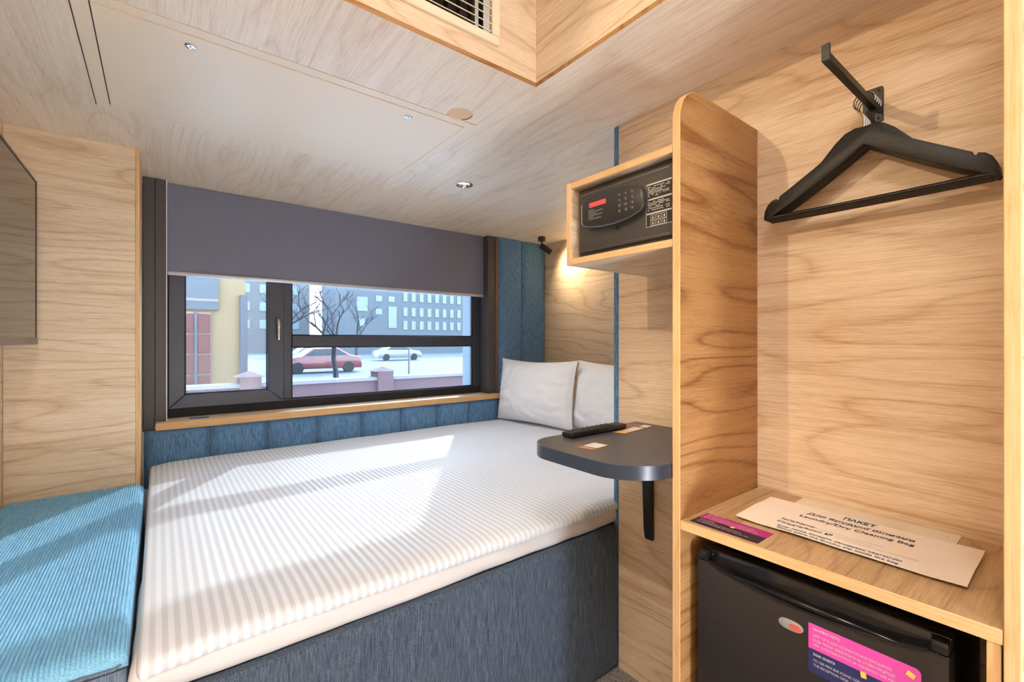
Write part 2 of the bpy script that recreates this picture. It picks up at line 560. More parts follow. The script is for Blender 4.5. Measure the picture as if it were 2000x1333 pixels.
# outside wall with the window opening
bm = bmesh.new()
box(bm, -1.3, WX0 - .02, YO + .01, 3.27, -.6, 2.52)
box(bm, WX1 + .03, 2.8, YO + .01, 3.27, -.6, 2.52)
box(bm, WX0 - .02, WX1 + .03, YO + .01, 3.27, -.6, .80)
box(bm, WX0 - .02, WX1 + .03, YO + .01, 3.27, 2.06, 2.52)
struct('wall_window', bm, plain('facade_plaster', (120, 128, 134), .8, noise_amt=.04))
bm = bmesh.new()
box(bm, XL, WX0 - .12, YB + .01, YO, 0, CEIL)
box(bm, 2.07, XF, YB + .03, YO, 0, CEIL)
box(bm, WX0 - .12, 2.07, YB + .01, YO, 0, .775)
struct('wall_window_lining', bm, white_paint)

# oak panel standing left of the window, with its edge board
pan = thing('oak_wall_panel', (-.26, 2.48, 0), 'tall oak panel between the television and the window, behind the blue bench', 'wall panel')
obj('panel', B(XL + .001, -.077, 2.48, 2.498, 0, CEIL - .001), oak_x, pan)
obj('edge_board', B(-.0765, -.063, 2.478, 2.845, 0, CEIL - .001, .001), oak_edge, pan)

# partition end, padded
pe = thing('padded_partition_edge', (XW + .05, 1.113, 0), 'narrow dark blue padded strip on the end of the oak partition by the pillows', 'padding strip')
obj('padding', cushion_box(XW + .001, XW + .099, YP + .001, 1.127, .001, CEIL - .001, .006, 6, 3, 8), blue_panel, pe)

# ------------------------------------------------------------------ window
win = struct_group('window_1', ((WX0 + WX1) / 2, 2.98, .8))
FZ0, FZ1 = .818, 2.03
Y0, Y1 = 2.972, 3.018
def frame_bar(name, x0, x1, z0, z1, y0=Y0, y1=Y1, par=win, mat=anthracite, bev=.004):
    return obj(name, B(x0, x1, y0, y1, z0, z1, bev), mat, par)
frame_bar('frame_stile', WX0 + .001, WX0 + .03, FZ0, FZ1)
frame_bar('frame_stile', 1.925, 2.006, FZ0, FZ1)
frame_bar('frame_rail', WX0 + .0305, 1.9245, FZ0, .876)
frame_bar('frame_rail', WX0 + .0305, 1.9245, 1.97, FZ1)
frame_bar('mullion', .585, .632, .8765, 1.9695)
frame_bar('transom', .6325, 1.9245, H - .036, H + .034, Y0 - .004, Y1)
# opening sash on the left
sash = bpy.data.objects.new('sash', None); COL.objects.link(sash); sash.parent = win; sash['_org'] = win['_org']
def mitre(pts, name):
    return obj(name, prism(pts, 1, 2.945, 2.9715, .003, 1), anthracite, sash)
a0, a1, b0, b1, c0, c1, d0, d1 = .040, .109, .502, .583, .868, .938, 1.93, 1.985
mitre([(a0, c0), (b1, c0), (b0, c1), (a1, c1)], 'sash_rail')
mitre([(a0, d1), (a1, d0), (b0, d0), (b1, d1)], 'sash_rail')
mitre([(a0, c0 + .001), (a1 - .001, c1 + .0005), (a1 - .001, d0), (a0, d1 - .001)], 'sash_stile')
mitre([(b0 + .001, c1 + .0005), (b1, c0 + .001), (b1, d1 - .001), (b0 + .001, d0)], 'sash_stile')
obj('pane', B(a1 - .01, b0 + .01, 2.985, 2.991, c1 - .01, d0 + .01), glass, win)
obj('pane', B(.630, 1.927, 2.990, 2.996, .874, H - .034), glass, win)
obj('pane', B(.630, 1.927, 2.990, 2.996, H + .032, 1.972), glass, win)
bm = bmesh.new()
for (x0, x1, z0, z1) in ((.632, 1.925, .876, H - .036), (.632, 1.925, H + .034, 1.97)):
    box(bm, x0, x1, 2.980, 2.989, z0, z0 + .006); box(bm, x0, x1, 2.980, 2.989, z1 - .006, z1)
    box(bm, x0, x0 + .006, 2.980, 2.989, z0, z1); box(bm, x1 - .006, x1, 2.980, 2.989, z0, z1)
obj('glazing_seal', bm, seal_black, win)
bm = bmesh.new()
box(bm, a1, b0, 2.968, 2.984, c1 - .001, c1 + .006); box(bm, a1, a1 + .006, 2.968, 2.984, c1, d0); box(bm, b0 - .006, b0, 2.968, 2.984, c1, d0)
obj('glazing_seal', bm, seal_black, win)
# handle
hd = obj('handle', prism([(.548 + .013 * math.cos(t), H + .118 + .022 * math.sin(t)) for t in [2 * math.pi * k / 20 for k in range(20)]], 1, 2.934, 2.945, .003), anthracite, win)
bm = bmesh.new()
tube(bm, [(.548, 2.94, H + .120), (.548, 2.908, H + .120), (.548, 2.902, H + .112), (.549, 2.902, H + .05), (.549, 2.903, H + .005)], [.009, .009, .010, .010, .008], 10)
tag(obj('handle_lever', bm, chrome, hd), 'shiny chrome lever')
# sill
bm = B(-.012, 2.062, 2.815, 2.971, H - .440, H - .402, .002)
edge_by_normal(bm, lambda n_: n_.y < -.5)
obj('window_sill', bm, [oak_x, oak_edge_x], win)
obj('bottom_gap', B(WX0 + .002, 1.98, 2.962, 2.9715, H - .4015, .8675), seal_black, win)
# guides beside the blind
bm = bmesh.new()
box(bm, -.062, -.0145, 2.872, 2.96, H - .452, CEIL - .002, 0, .002)
box(bm, -.0135, WX0 - .004, 2.868, 2.96, H - .4015, CEIL - .002, 0, .002)
struct('trim_1', bm, anthracite_guide)
struct('trim_2', B(WX1 + .004, 2.058, 2.862, 2.96, H - .4015, CEIL - .002, .002), anthracite_guide)
struct('trim_3', B(2.0595, 2.084, 2.856, 2.96, H - .55, CEIL - .002, .002), brown_strip)
struct('trim_4', B(WX0 - .0035, WX0 + .001, 2.872, 2.925, H - .4015, CEIL - .002), pale_channel)

# ------------------------------------------------------------------ roller blind
bl = thing('roller_blind', (1.0, 2.916, H + .335), 'dark grey roller blind half lowered over the upper window', 'blind')
NX, NZ = 40, 16
bm = bmesh.new()
def bl_y(x, z): return 2.914 + .0022 * math.sin(x * 2.3 + 1.1) + .0012 * noise.noise((x * 3, z * 2, 1.3))
gv = [[[bm.verts.new((WX0 + .003 + (WX1 - .008 - WX0) * i / NX, bl_y(i / NX * 2, k) + t, H + .358 + (CEIL - .003 - H - .358) * k / NZ)) for k in range(NZ + 1)] for i in range(NX + 1)] for t in (0, .0012)]
for t in (0, 1):
    for i in range(NX):
        for k in range(NZ):
            q = (gv[t][i][k], gv[t][i + 1][k], gv[t][i + 1][k + 1], gv[t][i][k + 1])
            f = bm.faces.new(q if t == 0 else q[::-1]); f.smooth = True
obj('fabric', bm, blind_fabric, bl)
bm = bmesh.new()
box(bm, WX0 + .003, WX1 - .005, 2.906, 2.922, H + .338, H + .3575, 0, .004, 2)
tag(obj('bottom_rail', bm, blind_rail, bl), 'pale grey bottom rail')

# ------------------------------------------------------------------ blue channel upholstery round the bed
def channel_x(bm_x0, bm_x1, z0, z1, y, par, depth=.028, vertical=True):
    """one padded channel facing -y"""
    n = 20; nz = 12
    bm = bmesh.new(); g = []
    for k in range(nz + 1):
        row = []
        for i in range(n + 1):
            u = i / n
            sx = 1 - abs(2 * u - 1) ** 6
            w = k / nz
            sz = 1 - abs(2 * w - 1) ** 16
            x = bm_x0 + (bm_x1 - bm_x0) * u
            z = z0 + (z1 - z0) * w
            d = depth * (.12 + .88 * sx) * (.55 + .45 * sz)
            row.append(bm.verts.new((x, y - d, z)))
        g.append(row)
    for k in range(nz):
        for i in range(n):
            f = bm.faces.new((g[k][i], g[k][i + 1], g[k + 1][i + 1], g[k + 1][i])); f.smooth = True
    # sides to the wall
    per = [g[0][i] for i in range(n + 1)] + [g[k][n] for k in range(1, nz + 1)] + [g[nz][i] for i in range(n - 1, -1, -1)] + [g[k][0] for k in range(nz - 1, 0, -1)]
    bk = [bm.verts.new((v.co.x, y, v.co.z)) for v in per]
    for i in range(len(per)):
        j = (i + 1) % len(per)
        bm.faces.new((per[i], bk[i], bk[j], per[j]))
    bm.faces.new(bk)
    bmesh.ops.recalc_face_normals(bm, faces=bm.faces[:])
    return obj('channel', bm, blue_panel, par)

up1 = thing('padded_wall_strip', (1.0, YB, .5), 'blue channel-stitched padded strip under the window sill, behind the mattress', 'padded panel')
xs = [-.058, .208, .475, .742, 1.01, 1.276, 1.545, 1.812, 2.079, 2.328, 2.577]
for i in range(8):
    channel_x(xs[i] + .001, xs[i + 1] - .001, .50, H - .442, YB + .008, up1, .036)
up2 = thing('padded_wall_panel', (2.33, YB, .5), 'tall blue channel-stitched padded panel right of the window, above the pillows', 'padded panel')
channel_x(2.087, 2.327, .50, CEIL - .001, YB + .028, up2, .034)
channel_x(2.329, 2.578, .50, CEIL - .001, YB + .028, up2, .034)

# ------------------------------------------------------------------ bed
bed = thing('bed', (1.2, 1.95, 0), 'double bed with white striped sheet on a blue upholstered base', 'bed')
obj('base', cushion_box(-.036, 2.575, 1.130, 2.81, .012, .528, .008, 30, 20, 6), blue_base, bed)
def disp_front(p):
    return p + Vector((0, .0025 * noise.noise((p.x * 3.0, 5.0, p.z * 4.0)), 0))
obj('front_panel', cushion_box(-.038, XW - .006, YP - .002, 1.128, .012, .532, .009, 70, 3, 24, disp_front), blue_base, bed)

def fbm(x, y, z=0.0):
    return noise.noise((x, y, z)) + .5 * noise.noise((x * 2.1, y * 2.1, z + 3.7)) + .25 * noise.noise((x * 4.3, y * 4.3, z + 9.1))
def mat_disp(p):
    q = p.copy()
    if p.y < 1.2:
        q.y += .008 * fbm(p.x * 4.0 + p.z * 9, p.z * 8, 2.0) - .006 * math.sin((p.z - .53) / .075 * math.pi)
    if p.x < .05:
        low = max(0.0, 1 - (p.y - 1.13) / .5) if p.y < 1.63 else 0
        q.x += .006 * fbm(p.y * 4, p.z * 8, 4.0) - .016 * low * math.sin(min(1, max(0, (p.z - .53) / .085)) * math.pi)
    return q
obj('mattress', cushion_box(-.032, 2.56, 1.118, 2.806, .5285, .612, .022, 150, 90, 8, mat_disp), sheet_plain, bed)
def cover_disp(p):
    q = p.copy()
    top = 1 if p.z > .611 else 0
    q.z += top * (.0030 * fbm(p.x * 2.4, p.y * 2.4, 1.0) + .0012 * fbm(p.x * 9, p.y * 9, 5.0))
    # gathered front edge
    e = max(0.0, 1 - (p.y - 1.10) / .09)
    q.z -= .016 * e ** 2
    ruf = .5 + .5 * math.sin(p.x * 2 * math.pi / .021)
    rz = max(0.0, min(1.0, (p.x - .25) / .4))
    q.z += .0022 * e * ruf * rz
    q.y += .004 * e * fbm(p.x * 7, 1.0, 7.0) + .0025 * e * ruf * rz
    # the two long soft folds that run across the sheet
    el = max(0.0, 1 - (p.x + .03) / .14)
    q.z -= .012 * el ** 2
    return q
obj('sheet', cushion_box(-.034, 2.55, 1.104, 2.800, .598, .630, .013, 400, 110, 3, cover_disp), sheet_striped, bed)

# ------------------------------------------------------------------ pillows
def pillow(name, c, W, Hh, T, yaw, lean, seed, label):
    n = 40
    bm = bmesh.new()
    grids = []
    rot = Matrix.Rotation(yaw, 3, 'Z') @ Matrix.Rotation(lean, 3, 'Y')
    for side in (-1, 1):
        g = []
        for i in range(n + 1):
            row = []
            for j in range(n + 1):
                u = 2 * i / n - 1; v = 2 * j / n - 1
                y = u * W / 2 * (1 - .075 * (1 - v * v) * abs(u))
                z = v * Hh / 2 * (1 - (.10 if v > 0 else .05) * (1 - u * u) * abs(v))
                t = T / 2 * max(0.0, (1 - abs(u) ** 2.6) * (1 - abs(v) ** 2.6)) ** .55
                t *= 1 + .12 * (-v)
                t += .0065 * fbm(u * 3 + seed, v * 3, side) * (1 - max(abs(u), abs(v)) ** 6)
                edge = max(abs(u), abs(v))
                # creases that run in from the corners
                t += .012 * math.sin(11 * (u * v) + 7 * fbm(u * 1.3, v * 1.3, seed)) * max(0, edge - .3) * (1 - edge) * 4
                p = rot @ Vector((side * t, y, z)) + Vector(c)
                row.append(bm.verts.new(p))
            g.append(row)
        grids.append(g)
        for i in range(n):
            for j in range(n):
                q = (g[i][j], g[i + 1][j], g[i + 1][j + 1], g[i][j + 1])
                f = bm.faces.new(q if side > 0 else q[::-1]); f.smooth = True
    bmesh.ops.remove_doubles(bm, verts=bm.verts[:], dist=.0008)
    bmesh.ops.recalc_face_normals(bm, faces=bm.faces[:])
    return tag(obj(name, bm, sheet_striped_pillow), label, 'pillow', 'bed pillows')
sheet_striped_pillow = sheet_mat('white_pillow_cotton', False)
sheet_striped_pillow.node_tree.nodes['Principled BSDF'].inputs['Base Color'].default_value = lin((238, 240, 244))
pillow('pillow', (2.105, 2.45, .864), .72, .46, .20, math.radians(7), math.radians(7), 2.0, 'white pillow standing against the blue padding, nearest the window')
pillow('pillow', (2.225, 1.83, .864), .72, .46, .20, math.radians(-3), math.radians(8), 5.0, 'white pillow partly hidden by the oak partition, behind the small table')

# ------------------------------------------------------------------ bench
be = thing('bench', (-.25, 1.82, 0), 'blue upholstered bench with ribbed seat left of the bed', 'bench')
bx0, bx1, by0, by1 = XL + .003, -.047, 1.165, 2.474
def bench_top():
    ribs = 58; per = 8
    nx = ribs * per; ny = 60
    bm = bmesh.new(); g = []
    for j in range(ny + 1):
        row = []
        y = by0 + .034 * (j / 12) ** 1.6 if j <= 12 else by0 + .034 + (by1 - by0 - .034) * (j - 12) / (ny - 12)
        for i in range(nx + 1):
            u = i / nx; x = bx0 + (bx1 - bx0) * u
            ex = min(1.0, (bx1 - x) / .028); ex0 = min(1.0, (x - bx0) / .02)
            ey = min(1.0, (y - by0) / .03); ey1 = min(1.0, (by1 - y) / .02)
            rnd = lambda t: math.sqrt(max(0.0, 1 - (1 - t) ** 2))
            z = .592 + .030 * min(rnd(ex), rnd(ex0), rnd(ey), rnd(ey1))
            z += .006 * fbm(x * 3.2, y * 2.0, 11.0) * min(ex, ey, 1)
            z += .0042 * abs(math.sin(math.pi * ribs * u)) * min(1, ey * 6)
            row.append(bm.verts.new((x, y, z)))
        g.append(row)
    for j in range(ny):
        for i in range(nx):
            f = bm.faces.new((g[j][i], g[j][i + 1], g[j + 1][i + 1], g[j + 1][i])); f.smooth = True
    # skirt down to the body
    per_ = [g[0][i] for i in range(nx + 1)] + [g[j][nx] for j in range(1, ny + 1)] + [g[ny][i] for i in range(nx - 1, -1, -1)] + [g[j][0] for j in range(ny - 1, 0, -1)]
    lo = [bm.verts.new((v.co.x, v.co.y, .586)) for v in per_]
    for i in range(len(per_)):
        k = (i + 1) % len(per_)
        bm.faces.new((per_[i], lo[i], lo[k], per_[k]))
    bm.faces.new(lo[::-1])
    return bm
obj('seat_cushion', bench_top(), blue_bench, be)
obj('body', cushion_box(bx0, bx1, by0 - .007, by1 - .002, .012, .5855, .006, 14, 24, 14), blue_bench_side, be)
bm = bmesh.new()
pp = [(bx0 + .01 + (bx1 - bx0 - .03) * k / 24, by0 - .003, .5895 + .001 * math.sin(k)) for k in range(25)]
pp += [(bx1 - .012, by0 + .002, .592), (bx1 - .004, by0 + .012, .591), (bx1 - .002, by0 + .03, .590), (bx1 - .001, by1 - .03, .590)]
tube(bm, pp, .0035, 8)
obj('piping', bm, blue_bench_side, be)

# ------------------------------------------------------------------ television
tv = thing('television', (-.38, 1.84, H - .01), 'flat television with dark screen on the left wall above the bench', 'television')
tx = -.35
obj('body', B(tx - .035, tx - .004, 1.31, 2.372, H - .012, H + .58, .004), tv_bezel, tv)
bm = bmesh.new()
box(bm, tx - .004, tx, 1.31, 1.322, H - .012, H + .58); box(bm, tx - .004, tx, 2.360, 2.372, H + .012, H + .58)
box(bm, tx - .004, tx, 1.322, 2.360, H + .573, H + .58)
obj('bezel', bm, tv_bezel, tv)
obj('screen', B(tx - .004, tx - .0015, 1.322, 2.360, H + .0125, H + .573), tv_screen, tv)
obj('bottom_strip', B(tx - .004, tx + .002, 1.31, 2.374, H - .013, H + .012, .001), tv_strip, tv)
obj('wall_mount', B(XL + .001, tx - .0355, 1.6, 2.0, H + .15, H + .42, .004), black_metal, tv)

# ------------------------------------------------------------------ open wardrobe
wd = thing('open_wardrobe', (1.16, .34, 0), 'open oak wardrobe niche with rounded side panel and low shelf', 'wardrobe')
R_ = .085; top = H + .607; fx = .963
out = [(fx, .001), (fx, top - R_)] + [(fx + R_ - R_ * math.cos(t), top - R_ + R_ * math.sin(t)) for t in [math.pi / 2 * k / 14 for k in range(1, 15)]] + [(XW - .001, top), (XW - .001, .001)]
bm = prism(out, 1, .600, .620, .0012, 1)
edge_by_normal(bm, lambda n_: abs(n_.y) < .9)
obj('side_panel', bm, [oak_shaded, oak_edge], wd)
bm = B(fx, XW - .001, .066, .084, .001, CEIL - .001, .0012)
edge_by_normal(bm, lambda n_: n_.x < -.5)
obj('side_panel', bm, [oak_x, oak_edge], wd)
bm = B(fx + .0005, XW - .001, .0845, .5995, H - .441, H - .419, .001)
edge_by_normal(bm, lambda n_: n_.x < -.5)
obj('shelf', bm, [oak_shelf, oak_edge_y], wd)
bm = B(fx + .004, XW - .001, .0865, .1015, .001, H - .4415, .001)
edge_by_normal(bm, lambda n_: n_.x < -.5)
obj('support_board', bm, [oak_x, oak_edge], wd)

# ------------------------------------------------------------------ cabinet that holds the safe
sb = thing('safe_cabinet', (1.16, .8, H + .225), 'small open oak box fixed to the wall around the safe', 'cabinet')
def oakbox(name, *a, mat=oak_y, edge=oak_edge_y):
    bm = B(*a, .001); edge_by_normal(bm, lambda n_: n_.x < -.5)
    return obj(name, bm, [mat, edge], sb)
oakbox('bottom_board', fx, XW - .001, .6205, .9555, H + .225, H + .243)
oakbox('top_board', fx, XW - .001, .6205, .9555, H + .449, H + .467)
oakbox('side_board', fx - .002, XW - .001, .956, .973, H + .2245, H + .4675, mat=oak_x, edge=oak_edge)

# ------------------------------------------------------------------ the safe
sf = thing('safe', (1.16, .79, H + .2435), 'black electronic safe with keypad and red display in the oak box', 'safe')
sx = .990
obj('body', B(sx + .004, XW - .012, .6225, .950, H + .2435, H + .447), safe_black, sf)
dr = obj('door', B(sx - .006, sx + .0035, .6235, .943, H + .258, H + .434, .003, 2), safe_black, sf)
for z_ in (H + .426, H + .264): obj('door_glint', B(sx - .0065, sx - .0055, .64, .938, z_, z_ + .0015), steel, dr)  # bright strips stand in for glints along the door's edges
# keypad housing, a shallow lens-like block
po = [(.912, 1.612), (.905, 1.622), (.885, 1.628), (.84, 1.633), (.79, 1.632), (.745, 1.626), (.712, 1.615), (.702, 1.603), (.700, 1.585), (.701, 1.566), (.710, 1.553), (.745, 1.542), (.79, 1.537), (.84, 1.538), (.885, 1.545), (.905, 1.551), (.912, 1.560)]
kp = obj('keypad', prism(po, 0, sx - .030, sx - .0065, .006, 3), safe_pad, sf)
kx = sx - .0304
bm = bmesh.new()
pr = [(y_, z_) for y_, z_ in po]
tube(bm, [(sx - .0275, y_, z_) for y_, z_ in po[9:]] + [(sx - .0275, *po[0])], .0012, 6)
obj('chrome_rim', bm, steel, kp)
bm = bmesh.new(); quad_on(bm, (kx, .880, 1.597), (0, -1, 0), (0, 0, 1), .060, .013)
tag(obj('display', bm, red_display, kp), 'red display window')
key = None
for iy, y_ in enumerate((.775, .755, .735)):
    for iz, z_ in enumerate((1.607, 1.593, 1.579, 1.565)):
        if key is None:
            bm = bmesh.new(); lathe(bm, [(.0052, 0), (.0050, .0016), (.0036, .0030), (.0008, .0036)], (kx + .0006, y_, z_), (-1, 0, 0), 12)
            key = obj('key', bm, safe_key, kp); key_o = (y_, z_)
        else:
            k2 = key.copy(); COL.objects.link(k2); k2.parent = kp
            k2.location = (0, y_ - key_o[0], z_ - key_o[1])
bm = bmesh.new()
for q, (z_, w_) in enumerate(((1.588, .020), (1.583, .052), (1.578, .030), (1.573, .050), (1.568, .020), (1.563, .046))):
    quad_on(bm, (kx, .884 - .001 * (q % 2), z_), (0, -1, 0), (0, 0, 1), w_, .0016)
obj('printed_lines', bm, grey_print, kp)
# printed instruction label on the door
lx = sx - .0062
lb = bmesh.new(); quad_on(lb, (lx, .708, 1.511), (0, -1, 0), (0, 0, 1), .074, .110)
lab = obj('instruction_label', lb, plain('label_black', (34, 31, 29), .5), dr)
bm = bmesh.new(); lx2 = lx - .0003
for z_ in (1.6165, 1.578, 1.5425): quad_on(bm, (lx2, .706, z_), (0, -1, 0), (0, 0, 1), .072, .0035)
quad_on(bm, (lx2, .708, 1.511), (0, -1, 0), (0, 0, 1), .0012, .108); quad_on(bm, (lx2, .708, 1.511), (0, -1, 0), (0, 0, 1), .074, .0012)
rl = random.Random(3)
for z_ in (1.611, 1.607, 1.603, 1.599, 1.595, 1.591, 1.587, 1.5725, 1.5685, 1.5645, 1.5605, 1.5565, 1.5515):
    y_ = .7035
    while y_ > .642:
        w_ = rl.uniform(.002, .007)
        if rl.random() < .8 or y_ > .70: quad_on(bm, (lx2, y_, z_), (0, -1, 0), (0, 0, 1), w_, .0019)
        y_ -= w_ + .0013
        if rl.random() < .07 and y_ < .67: break
for r_ in range(2):
    for c_ in range(3):
        y_ = .695 - .0165 * c_; z_ = 1.5125 + .0145 * r_
        for a in ((0, 0, .014, .001), (0, .012, .014, .001), (0, 0, .001, .013), (.013, 0, .001, .013), (.005, .003, .004, .006)):
            quad_on(bm, (lx2, y_ - a[0], z_ + a[1]), (0, -1, 0), (0, 0, 1), a[2], a[3])
obj('printed_lines', bm, white_print, lab)
bm = bmesh.new(); lathe(bm, [(.006, 0), (.006, .001), (.0045, .001), (.0045, .0004)], (sx - .006, .80, 1.528), (-1, 0, 0), 20)
obj('key_plug', bm, safe_pad, dr)

# ------------------------------------------------------------------ coat hook and hangers
hk = thing('coat_hook', (XW, .331, H + .52), 'black square-bar coat hook on the wardrobe back wall', 'hook')
rc = .006
def rrect(y0, y1, z0, z1, r, n=5):
    pts = []
    for cy_, cz_, a0_ in ((y1 - r, z1 - r, 0), (y0 + r, z1 - r, 90), (y0 + r, z0 + r, 180), (y1 - r, z0 + r, 270)):
        for k in range(n + 1):
            t = math.radians(a0_ + 90 * k / n); pts.append((cy_ + r * math.cos(t), cz_ + r * math.sin(t)))
    return pts
obj('wall_plate', prism(rrect(.312, .352, H + .522, H + .607, rc), 0, XW - .005, XW - .0005, .001, 1), black_metal, hk)
obj('bar', B(1.050, XW - .005, .3245, .3385, H + .556, H + .572, .001), black_metal, hk)
obj('bar_tip', B(1.044, 1.0500, .3242, .3388, H + .556, H + .590, .001), black_metal, hk)
for zz in (H + .531, H + .598):
    for yy in (.3205, .3435):
        bm = bmesh.new(); lathe(bm, [(.0032, 0), (.003, .0012), (.0012, .0016)], (XW - .005, yy, zz), (-1, 0, 0), 12); obj('screw', bm, dark_void, hk)
half = [(0, 1.717), (.017, 1.7185), (.037, 1.712), (.056, 1.695), (.072, 1.676), (.086, 1.659), (.107, 1.645), (.154, 1.614), (.178, 1.5985), (.1795, 1.5915), (.1835, 1.5905), (.186, 1.5945), (.196, 1.591), (.206, 1.581), (.213, 1.566), (.2155, 1.546), (.212, 1.541)]
low = [(.203, 1.543), (.190, 1.552), (.172, 1.562), (.154, 1.572), (.10, 1.606), (.05, 1.640), (0, 1.675)]
hx0 = 1.282
def hanger(label):
    t = thing('clothes_hanger', (hx0, .331, 1.541), label, 'hanger', 'black hangers on the hook')
    right_side = half + low
    outl = right_side + [(-y_, z_) for y_, z_ in reversed(right_side[1:-1])]
    bm = prism([(.331 + y_, z_) for y_, z_ in outl], 0, hx0 - .005, hx0 + .005, .003, 2)
    # arms bow forward a little towards the ends
    for v in bm.verts:
        d = (v.co.y - .331) / .215
        v.co.x += -.010 * d * d + .004
    obj('arms', bm, black_gloss, t)
    bm = bmesh.new(); tube(bm, [(hx0 - .006, .331 - .203, 1.5465), (hx0 - .003, .331 - .1, 1.546), (hx0 - .002, .331, 1.546), (hx0 - .003, .331 + .1, 1.546), (hx0 - .006, .331 + .203, 1.5465)], .0052, 10)
    obj('trouser_bar', bm, black_gloss, t)
    r = .0205; cz = 1.7955 - r; pts = [(hx0 + .003, .331, 1.712), (hx0 + .003, .331, 1.738), (hx0 + .003, .333, 1.746)]
    for k in range(17):
        a = math.radians(-55 + 250 * k / 16)
        pts.append((hx0 + .003, .331 + r * math.cos(a), cz + r * math.sin(a)))
    bm = bmesh.new(); tube(bm, pts, .0017, 8)
    tag(obj('hook', bm, chrome, t), 'thin chrome wire hook')
    return t
def dup(root, loc, label):
    r = root.copy(); COL.objects.link(r); r.location = loc; r['label'] = label
    for ch in list(root.children):
        c = ch.copy(); COL.objects.link(c); c.parent = r
    return r
h0 = hanger('black wooden clothes hanger in front of the others on the hook')
for q, lab_ in enumerate(('black wooden hanger directly behind the front hanger', 'black wooden hanger second from the wall plate of the hook', 'black wooden hanger hanging closest to the oak wall')):
    r = dup(h0, (hx0 + .0145 * (q + 1), .331 , 1.541), lab_)

# ------------------------------------------------------------------ mini fridge
fg = thing('mini_fridge', (1.18, .36, 0), 'black mini fridge under the oak wardrobe shelf', 'fridge')
obj('body', B(1.05, 1.345, .150, .574, .012, .728, .006, 2), black_fridge_body, fg)
fy0, fy1 = .146, .578
def door_top(y):
    t = (y - fy0) / (fy1 - fy0)
    if t < .06 or t > .94: return .712
    s = (t - .06) / .88
    return .712 - .024 * math.sin(math.pi * s) ** .6
ys = [fy0 + (fy1 - fy0) * k / 40 for k in range(41)]
outl = [(fy0, .014)] + [(y_, door_top(y_)) for y_ in ys] + [(fy1, .014)]
dr2 = obj('door', prism(outl, 0, 1.000, 1.048, .004, 2), black_fridge, fg)
bm = bmesh.new(); box(bm, 1.022, 1.048, fy0 + .001, fy1 - .001, .690, .736, 0, .003, 2)
hc = obj('handle_cap', bm, black_trim, fg)
for s_ in (0, 1):
    y0_ = fy0 if s_ == 0 else fy1 - .024
    obj('corner_cap', B(1.001, 1.0215, y0_ + .0005, y0_ + .0235, .7125, .734, .004, 2), black_trim, fg)
bm = bmesh.new()
tube(bm, [(1.0015, y_, door_top(y_) - .0015) for y_ in ys], .0022, 8)
tube(bm, [(1.0215, y_, .7345) for y_ in ys], .0016, 8)
obj('handle_lip', bm, black_trim, fg)
bm = bmesh.new()
box(bm, 1.010, 1.0215, .20, .53, .690, .7005, 0, .002)
obj('handle_grip', bm, black_trim, fg)
# badge
def oval(y, z, a, b_, n=28): return [(y + a * math.copysign(abs(math.cos(t)) ** .75, math.cos(t)), z + b_ * math.copysign(abs(math.sin(t)) ** .9, math.sin(t))) for t in [2 * math.pi * k / n for k in range(n)]]
bd = obj('badge', prism(oval(.377, .6535, .0225, .0105), 0, .9965, .9998, .001, 2), badge_grey, fg)
tag(bd, 'small oval grey and red badge')
obj('badge_inset', prism(oval(.368, .6525, .011, .0065), 0, .9958, .9964, .0002, 1), badge_red, bd)
# sticker
SY, SZ = .346, .580
bm = bmesh.new(); quad_on(bm, (.9998, SY, SZ), (0, -1, 0), (0, 0, 1), .166, .046)
st = obj('sticker', bm, navy, fg); tag(st, 'pink and navy guest notice sticker')
rr_ = .008
pk = [(SY, SZ + .046), (SY - .166, SZ + .046), (SY - .166, SZ + .0945 - rr_)] + [(SY - .166 + rr_ - rr_ * math.cos(t), SZ + .0945 - rr_ + rr_ * math.sin(t)) for t in [math.pi / 2 * k / 5 for k in range(1, 6)]] + [(SY, SZ + .0945)]
bm = bmesh.new(); bm.faces.new([bm.verts.new((.9995, y_, z_)) for y_, z_ in pk])
obj('sticker_pink', bm, pink, st)
bm = bmesh.new(); Rr, Uu = (0, -1, 0), (0, 0, 1)
def tl(s, size, y, z, w=None, bold=0.0): text_into(bm, s, size, (.9995, y, z), Rr, Uu, .0003, w, 1.0, bold)
tl('ШАНОВНІ ГОСТІ!', .0062, SY - .008, SZ + .0835, .044, .02)
tl('ДЛЯ ТОГО, ЩОБ СКОРИСТАТИСЯ МІНІ-БАРОМ,', .0062, SY - .008, SZ + .0715, .120)
tl('БУДЬ ЛАСКА, ЗВЕРНІТЬСЯ НА СТІЙКУ РЕЦЕПЦІЇ', .0062, SY - .008, SZ + .0625, .124)
tl('АБО ЗАТЕЛЕФОНУЙТЕ ЗА НОМЕРОМ 1000 АБО 1100', .0062, SY - .008, SZ + .0535, .138)
tl('DEAR GUESTS!', .0062, SY - .008, SZ + .035, .036, .02)
tl('TO USE MINI BAR PLEASE CONTACT', .0062, SY - .008, SZ + .0235, .090)
tl('THE RECEPTION DESK OR CALL 1000 OR 1100', .0062, SY - .008, SZ + .0145, .118)
obj('lettering', bm, white_print, st)
for a_ in (((.9993, SY - .084, SZ + .036), (0, -1, .12), (0, .12, 1), .0085, .011), ((.9993, SY - .146, SZ + .078), (0, -1, -.4), (0, -.4, 1), .011, .009)):
    bm = bmesh.new(); quad_on(bm, *a_, .0004); obj('yellow_mark', bm, yellow, st)

